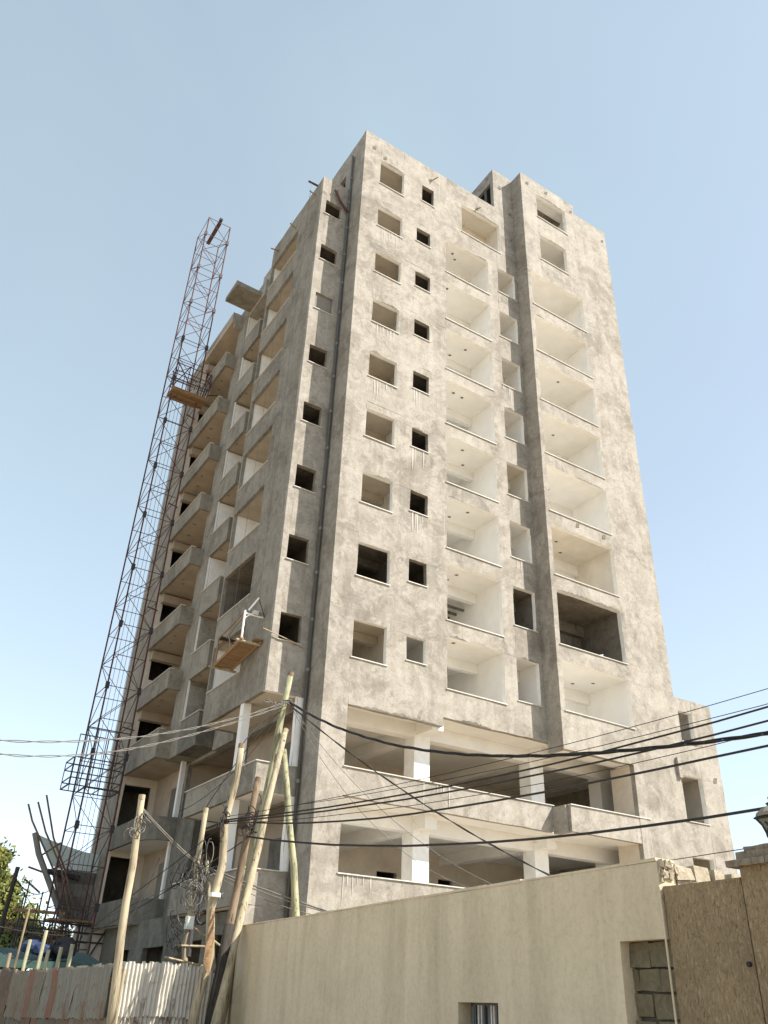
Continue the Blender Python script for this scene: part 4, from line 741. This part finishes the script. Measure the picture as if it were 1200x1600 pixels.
for i, (x, y, z, r, dx_) in enumerate(((-6.95, -1.2, 2.62, .055, .05), (-7.13, -.9, 2.55, .05, .08), (-7.3, -.4, 2.5, .05, .06), (-7.32, .2, 2.95, .05, .1), (-7.52, .9, 2.75, .05, .08), (-7.62, 1.4, 3.5, .03, .12), (-7.76, 1.8, 2.45, .05, .03))):
    o = MB().tube([(0, 0, 0), (dx_*.5+.02, 0, z*.5), (dx_, 0, z)], r*1.1, 7, r*.9, .05).build('fence_stake', 'polegreen' if i < 5 else 'polebrown', None, True, (x-dx_, y, 0))
    tag(o, ['stout pale stake, rightmost behind the patched fence', 'slanting stake second from the right behind the patched fence', 'slanting stake third from the right behind the patched fence', 'taller slanting stake in front of the blue bundle', 'slanting stake left of the blue bundle', 'long thin brown rod rising behind the patched fence', 'short brown stake, leftmost behind the patched fence'][i], 'stake', 'stakes behind the patched fence')
# ------------------------------------------------------------------ site behind the patched fence
sh = thing('site_shed', 'low green sheet metal shed behind the patched fence', 'shed', (-6.6, 6, 0))
MB().box(-1.8, 2.6, .2, 3.2, 0, 2.15).build('wall', 'shedroof', sh)
o = corr(5, 3.6, .15, .02, 5).build('roof', 'shedroof', sh, True, (-2.2, -.1, 2.35)); o.rotation_euler = (math.radians(-82), 0, 0)
MB().box(-2.2, 2.8, -.14, -.05, 2.2, 2.42).build('fascia', 'shedroof', sh)
def heap(label, c, n, spread, r, mat, seed, name):
    random.seed(seed); bm = bmesh.new()
    for i in range(n):
        bmesh.ops.create_icosphere(bm, subdivisions=2, radius=r*random.uniform(.6, 1), matrix=Matrix.Translation((random.gauss(0, spread), random.gauss(0, .15), abs(random.gauss(0, spread*.4)))) @ Matrix.Diagonal((1.2, 1, .8, 1)))
    for v in bm.verts: v.co += Vector((hsh(v.co.x*9, v.co.y*9)-.5, hsh(v.co.y*9, v.co.z*9)-.5, hsh(v.co.z*9, v.co.x*9)-.5))*r*.28
    me = bpy.data.meshes.new(name); bm.to_mesh(me); bm.free(); me.materials.append(MT[mat]); random.seed(7)
    return tag(link(name, me, None, c), label, 'bundle')
heap('blue cloth bundle on the green shed roof', (-6.15, 6.5, 2.75), 5, .2, .28, 'bluecloth', 3, 'cloth_bundle'); heap('dark cloth bundle beside the blue one on the green shed roof', (-5.45, 6.7, 2.72), 8, .3, .3, 'darkcloth', 4, 'cloth_bundle')
# sloping formwork with tarpaulin and reinforcing rods
fwk = thing('sloping_formwork', 'sloping concrete formwork under a pale tarpaulin at the far left foot of the tower', 'formwork', (-2.0, 18.2, 4.4))
def slab(name, poly, t_, mat):
    mb = MB(); k = len(poly)
    mb.v = [(x, 0, z) for x, z in poly]+[(x+.1, t_, z) for x, z in poly]; mb.f = [tuple(range(k-1, -1, -1)), tuple(range(k, 2*k))]+[(i, (i+1) % k, k+(i+1) % k, k+i) for i in range(k)]; mb.mi = [0]*(k+2)
    return mb.build(name, mat, fwk)
n = 4
for i in range(n):
    a0, a1 = i/n, (i+1)/n
    l0, l1 = -.75-1.0*a0, -.75-1.0*a1
    slab('board', [(l0, -.05+2.1*a0), (.3, -.05+2.1*a0), (.3, -.05+2.1*a1-.008), (l1, -.05+2.1*a1-.008)], .12, ['board', 'grey', 'board', 'grey'][i])
slab('tarpaulin', [(-1.72, 2.15), (-.9, 2.02), (.28, 2.05), (.28, 2.85), (-.5, 2.9), (-1.3, 3.05), (-2.2, 3.25), (-2.72, 3.4)], .012, 'tarp')
MB().tube([(-2.82, -.1, 3.45), (-2.45, -.1, 2.6), (-1.6, -.1, 1.3), (-.65, -.1, -.2)], .13, 6).build('edge_beam', 'board', fwk); MB().tube([(-1.9, -.12, 1.9), (-.4, -.12, 1.75)], .12, 6).build('padding', 'darkcloth', fwk)
for a in (((-.5, -.2, -.3), (-1.6, -.2, 1.9), (-3.1, -.3, 3.9), (-3.45, -.3, 4.6)), ((-.3, -.2, -.3), (-1.35, -.25, 2.1), (-2.4, -.3, 3.5), (-3.05, -.3, 4.75)), ((.0, -.2, -.3), (-1.1, -.25, 1.9), (-2.0, -.3, 3.3), (-2.75, -.3, 5.1))): MB().tube([Vector(p) for p in a], .045, 5).build('rod', 'polebrown', fwk)
for a in (((-2.75, -.1, 2.0), (-2.1, -.1, 1.85)), ((-2.8, -.1, 1.5), (-2.0, -.1, 1.0)), ((-2.35, -.15, 2.5), (-1.6, -.15, 3.15)), ((-1.9, -.15, 1.8), (-1.45, -.15, 2.2))): MB().tube(a, .045, 5).build('peg', 'polebrown', fwk)
scf = thing('scaffold', 'dark tube scaffold below the sloping formwork', 'scaffold', (-2.6, 17.2, 0))
for x, h_ in ((-2.15, 5.6), (-1.5, 5.2), (-.8, 4.6), (-.2, 4.6), (.5, 4.6)):
    for y in (-.3, .5): MB().tube([(x, y, 0), (x+.08*y, y, h_-.5*y)], .032, 5).build('post', 'steel', scf)
for z in (3.6, 3.95, 4.25):
    for y in (-.3, .5): MB().tube([(-2.0-.3*y, y, z+.1*y), (1.5, y, z-.08)], .032, 5).build('ledger', 'steel', scf)
for x0, x1 in ((-2.1, -.8), (-.2, -1.4), (.5, -.2), (.6, 1.6)): MB().tube([(x0, -.3, 2.2), (x1, -.3, 4.2)], .035, 5).build('brace', 'steel', scf)
MB().box(-1.0, 1.2, -.4, .6, 4.28, 4.36).build('plank', 'plank', scf); MB().box(-2.6, -.4, -.35, -.25, 4.5, 4.62).build('plank', 'plank', scf)
# ------------------------------------------------------------------ trees and bushes beyond
def tree(label, base, h_, blobs, nl, leaf, mats, seed, name='tree', cat='tree', group=None, trunk_r=.14):
    random.seed(seed); t_ = thing(name, label, cat, base, group); tr = MB()
    tr.tube([(0, 0, -.1), (.05, 0, h_*.35), (0, .05, h_*.75)], trunk_r, 7, trunk_r*.4)
    for (x, y, z, rx, rz) in blobs: tr.tube([(0.03, 0, max(.3, h_*.3)), (x*.5, y*.5, (h_*.3+z)*.5), (x, y, z)], trunk_r*.4, 5, .02)
    tr.build('trunk', 'bark', t_); mb = MB()
    for (x, y, z, rx, rz) in blobs:
        cl = [(random.gauss(0, .5), random.gauss(0, .5), random.gauss(0, .5)) for _ in range(16)]
        for i in range(nl//len(blobs)):
            c = random.choice(cl); p = Vector((x+rx*(c[0]+random.gauss(0, .22)), y+rx*(c[1]+random.gauss(0, .22)), z+rz*(c[2]+random.gauss(0, .22))))
            a = Vector((random.gauss(0, 1), random.gauss(0, 1), random.gauss(0, 1))).normalized()*leaf*random.uniform(.5, 1.1); b_ = a.orthogonal().normalized()*leaf*.5
            mb.quad(p-a, p-b_, p+a, p+b_, 0 if random.random() < .7 else 1)
    mb.build('crown', mats, t_); random.seed(7); return t_
tree('tall yellow-green tree at the left edge, behind the dark pole', (-2.7, 38, 0), 10.2, [(-.3, 0, 8.3, 1.3, 1.5), (.5, .2, 6.4, 1.9, 1.6), (-.8, -.2, 6.8, 1.9, 1.8), (1.2, 0, 5.0, 1.7, 1.2), (-.4, .3, 4.2, 2.4, 1.2)], 15000, .21, ['leafy', 'leaf'], 3)
tree('dark green bush below the tall tree', (-3.2, 30, 0), 4.6, [(0, 0, 3.8, 1.5, .9), (-1.4, .3, 3.4, 1.5, .9), (.9, .2, 2.8, 1.3, .9)], 6000, .17, ['leaf', 'leafy'], 5, 'bush', 'bush', 'bushes behind the site', .1)
tree('reddish bush right of the dark green one', (-1.0, 32, 0), 5.2, [(0, 0, 4.3, 1.6, .8), (1.5, .2, 3.8, 1.5, .9), (-1.2, 0, 3.9, 1.4, .9)], 5500, .16, ['leafred', 'leaf'], 7, 'bush', 'bush', 'bushes behind the site', .1)
tree('yellow-green bush seen under the scaffold', (2.3, 34, 0), 5.2, [(0, 0, 3.9, 1.9, 1.0), (2.0, .1, 4.2, 1.8, 1.0), (3.8, .1, 4.4, 1.7, 1.0), (-1.6, 0, 3.6, 1.7, .9)], 6500, .16, ['leafy', 'leaf'], 9, 'bush', 'bush', 'bushes behind the site', .1)
# ------------------------------------------------------------------ street wall (runs along s, face towards the street)
WA = Vector((-4.44, -5.35, 0)); WD = Vector((-.0777779, -.9969707, 0)); WN = Vector((.9969707, -.0777779, 0))
def wp(s, n_, z): return WA+WD*s+WN*n_+Vector((0, 0, z))
def wmap(mb): mb.v = [tuple(wp(*v)) for v in mb.v]; return mb        # local (s, depth, z) -> world
def wbuild(mb, name, mat, par, smooth=False):
    wmap(mb); o = par.location if par else Vector((0, 0, 0)); mb.v = [tuple(Vector(v)-o) for v in mb.v]; mb.f = [f[::-1] for f in mb.f]
    return mb.build(name, mat, par, smooth)
W1 = thing('plastered_wall', 'long beige plastered street wall with a small barred window', 'wall', wp(6, 0, 0))
def slant(mb):  return mb
mb = panel('Y', 0, -.56, 12.73, 0, 3.0, [(8.92, 9.82, .8, 1.69, 0), (12.07, 12.74, -.1, 2.28, 0)], .24, .006)
wbuild(mb, 'wall_body', ['beige', 'beige'], W1)
mb = MB()
for i in range(17):
    s0 = -.56+i*.782; mb.box(s0, s0+.782, -.004-.008*hsh(i, 2), .25, 3.0, 3.02+.015*hsh(i, 3), .004)
wbuild(mb, 'coping', 'beige', W1)
wn = bpy.data.objects.new('window', None); COL.objects.link(wn); wn.parent = W1
def wchild(mb, name, mat): o = wbuild(mb, name, mat, W1); o.parent = wn; return o
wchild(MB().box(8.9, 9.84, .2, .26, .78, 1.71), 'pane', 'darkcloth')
for s0, s1, z0, z1 in ((9.03, 9.09, .8, 1.69), (9.40, 9.46, .8, 1.69), (9.76, 9.82, .8, 1.69), (9.03, 9.82, 1.64, 1.69), (9.03, 9.82, .8, .86)): wchild(MB().box(s0, s1, .13, .17, z0, z1), 'frame', 'pipe')
for i, s in enumerate((9.15, 9.22, 9.29, 9.35, 9.51, 9.57, 9.63, 9.70)): wchild(MB().box(s, s+.018, .10, .125, .82, 1.66), 'bar', 'greysteel' if i % 3 else 'pipe')
for s0, s1, z in ((9.22, 9.31, 1.42), (9.57, 9.66, 1.42), (9.22, 9.31, 1.1), (9.57, 9.66, 1.1)): wchild(MB().box(s0, s1, .10, .125, z, z+.02), 'bar', 'greysteel')
wbuild(MB().box(8.7, 10.0, .3, 2.0, .5, .55), 'room_floor', 'raw', W1)
# block filled niche
wbuild(MB().box(12.0, 12.76, .19, .23, 0, 2.4), 'mortar_bed', 'mortar', W1)
zz = 2.275; row = 0
for hgt in (.245, .215, .235, .225, .23, .22, .23, .24, .22):
    cuts = [(12.075, 12.36, 12.73), (12.075, 12.19, 12.50, 12.73), (12.075, 12.33, 12.73)][row % 3]
    for a, c in zip(cuts, cuts[1:]):
        mb = MB(); mb.box(a+.008, c-.008, .10+.03*hsh(a, row), .2, zz-hgt+.018, zz-.008, .013); wbuild(mb, 'stone_block', 'block', W1)
    zz -= hgt; row += 1
# broken stone return wall at the right-hand end
R_ = thing('rubble_wall', 'broken pale stone wall running back from the right-hand end of the beige wall', 'wall', tuple(wp(12.6, .3, 0)))
def rbuild(mb, name, mat): return wbuild(mb, name, mat, R_)
rbuild(MB().box(12.45, 12.70, .26, 3.2, 0, 2.9), 'wall_core', 'rubble')
random.seed(31)
x = .25
while x < 3.0:
    for z0, z1 in ((2.5, 2.66), (2.67, 2.83), (2.84, 2.99-.02*x)):
        ww = random.uniform(.2, .28); mb = MB(); mb.box(12.47+random.uniform(-.03, .01), 12.735+random.uniform(-.02, .035), x+.01, x+ww-.012, z0, z1+random.uniform(-.015, .03), .016); rbuild(mb, 'stone', 'rubble')
    x += .27
random.seed(7)
# rough broken edge of the beige wall itself
for i in range(22):
    q, z = .01+.22*hsh(i, 5), 2.62+.34*hsh(i, 1); r_ = .03+.03*hsh(i, 2); mb = MB(); mb.box(12.70, 12.745+.035*hsh(i, 3), q, q+r_, z, z+r_*1.2, .016); wbuild(mb, 'broken_stone', 'rubble', W1)
# brown scratched wall with gate pillar
W2 = thing('brown_wall', 'brown scratched-render wall joining the beige wall at the right', 'wall', wp(13.2, 0, 0))
wbuild(panel('Y', .02, 12.765, 13.74, 0, 2.755, [], .26, .004), 'wall_body', ['brown'], W2)
wbuild(MB().tube([(13.69, .03, 2.04), (13.69, -.01, 2.04)], .022, 10), 'drain_hole', 'darkcloth', W2)
wbuild(MB().tube([(12.733, -.004, 0), (12.733, -.004, 2.75)], .012, 5), 'edge_bead', 'beige', W2)
W3 = thing('gate_pillar', 'brown scratched-render gate pillar with stepped concrete coping at the right edge', 'gate pillar', wp(14.2, 0, 0))
wbuild(panel('Y', -.015, 13.78, 14.5, 0, 2.835, [], .4, .004), 'shaft', ['brown'], W3)
for a, c, d0, d1, z0, z1 in ((13.69, 14.58, -.09, .46, 2.83, 2.885), (13.79, 14.48, -.05, .42, 2.885, 2.955), (13.87, 14.40, -.02, .38, 2.955, 2.995)):
    n_ = 6
    for i in range(n_): wbuild(MB().box(a+(c-a)*i/n_, a+(c-a)*(i+1)/n_-.002, d0, d1, z0, z1, .004), 'coping_slab', 'coping', W3)
LN = thing('lantern', 'dark green gate lantern with scrollwork standing on the stepped pillar', 'lantern', wp(14.17, .10, 2.99))
LN.scale = (.9, .9, .92)
a45 = math.pi/4-math.atan2(.0778, .997)
MB().lathe((0, 0, 0), [(.10, 0), (.11, .02), (.05, .04), (.035, .06), (.05, .075)], 10).build('foot', 'lanternmetal', LN)
MB().lathe((0, 0, 0), [(.085, .075), (.09, .09), (.095, .12), (.12, .19), (.165, .25)], 4, a45).build('pane', 'glass', LN)
for k in range(4):
    a = a45+k*math.pi/2; MB().tube([(math.cos(a)*r, math.sin(a)*r, z) for r, z in ((.09, .07), (.098, .12), (.124, .19), (.172, .25))], .011, 5).build('corner_bar', 'lanternmetal', LN)
    b_ = a+math.pi/4; e = Vector((math.cos(b_), math.sin(b_), 0)); s_ = Vector((-e.y, e.x, 0))
    for sg in (-1, 1):
        pts = [e*(.085+.02*math.sin(q*.3))+s_*(sg*(.022+.018*math.cos(q*.75)))+Vector((0, 0, .11+.013*q)) for q in range(9)]
        MB().tube(pts, .008, 4).build('scroll', 'lanternmetal', LN)
MB().lathe((0, 0, 0), [(.19, .245), (.2, .255), (.19, .265)], 4, a45).build('rim', 'lanternmetal', LN)
MB().lathe((0, 0, 0), [(.18, .265), (.165, .30), (.11, .345), (.05, .37), (.045, .385)], 8).build('roof', 'copper', LN)
MB().lathe((0, 0, 0), [(.05, .383), (.06, .395), (.03, .41), (.02, .43), (.03, .45), (.005, .48)], 8).build('finial', 'lanternmetal', LN)
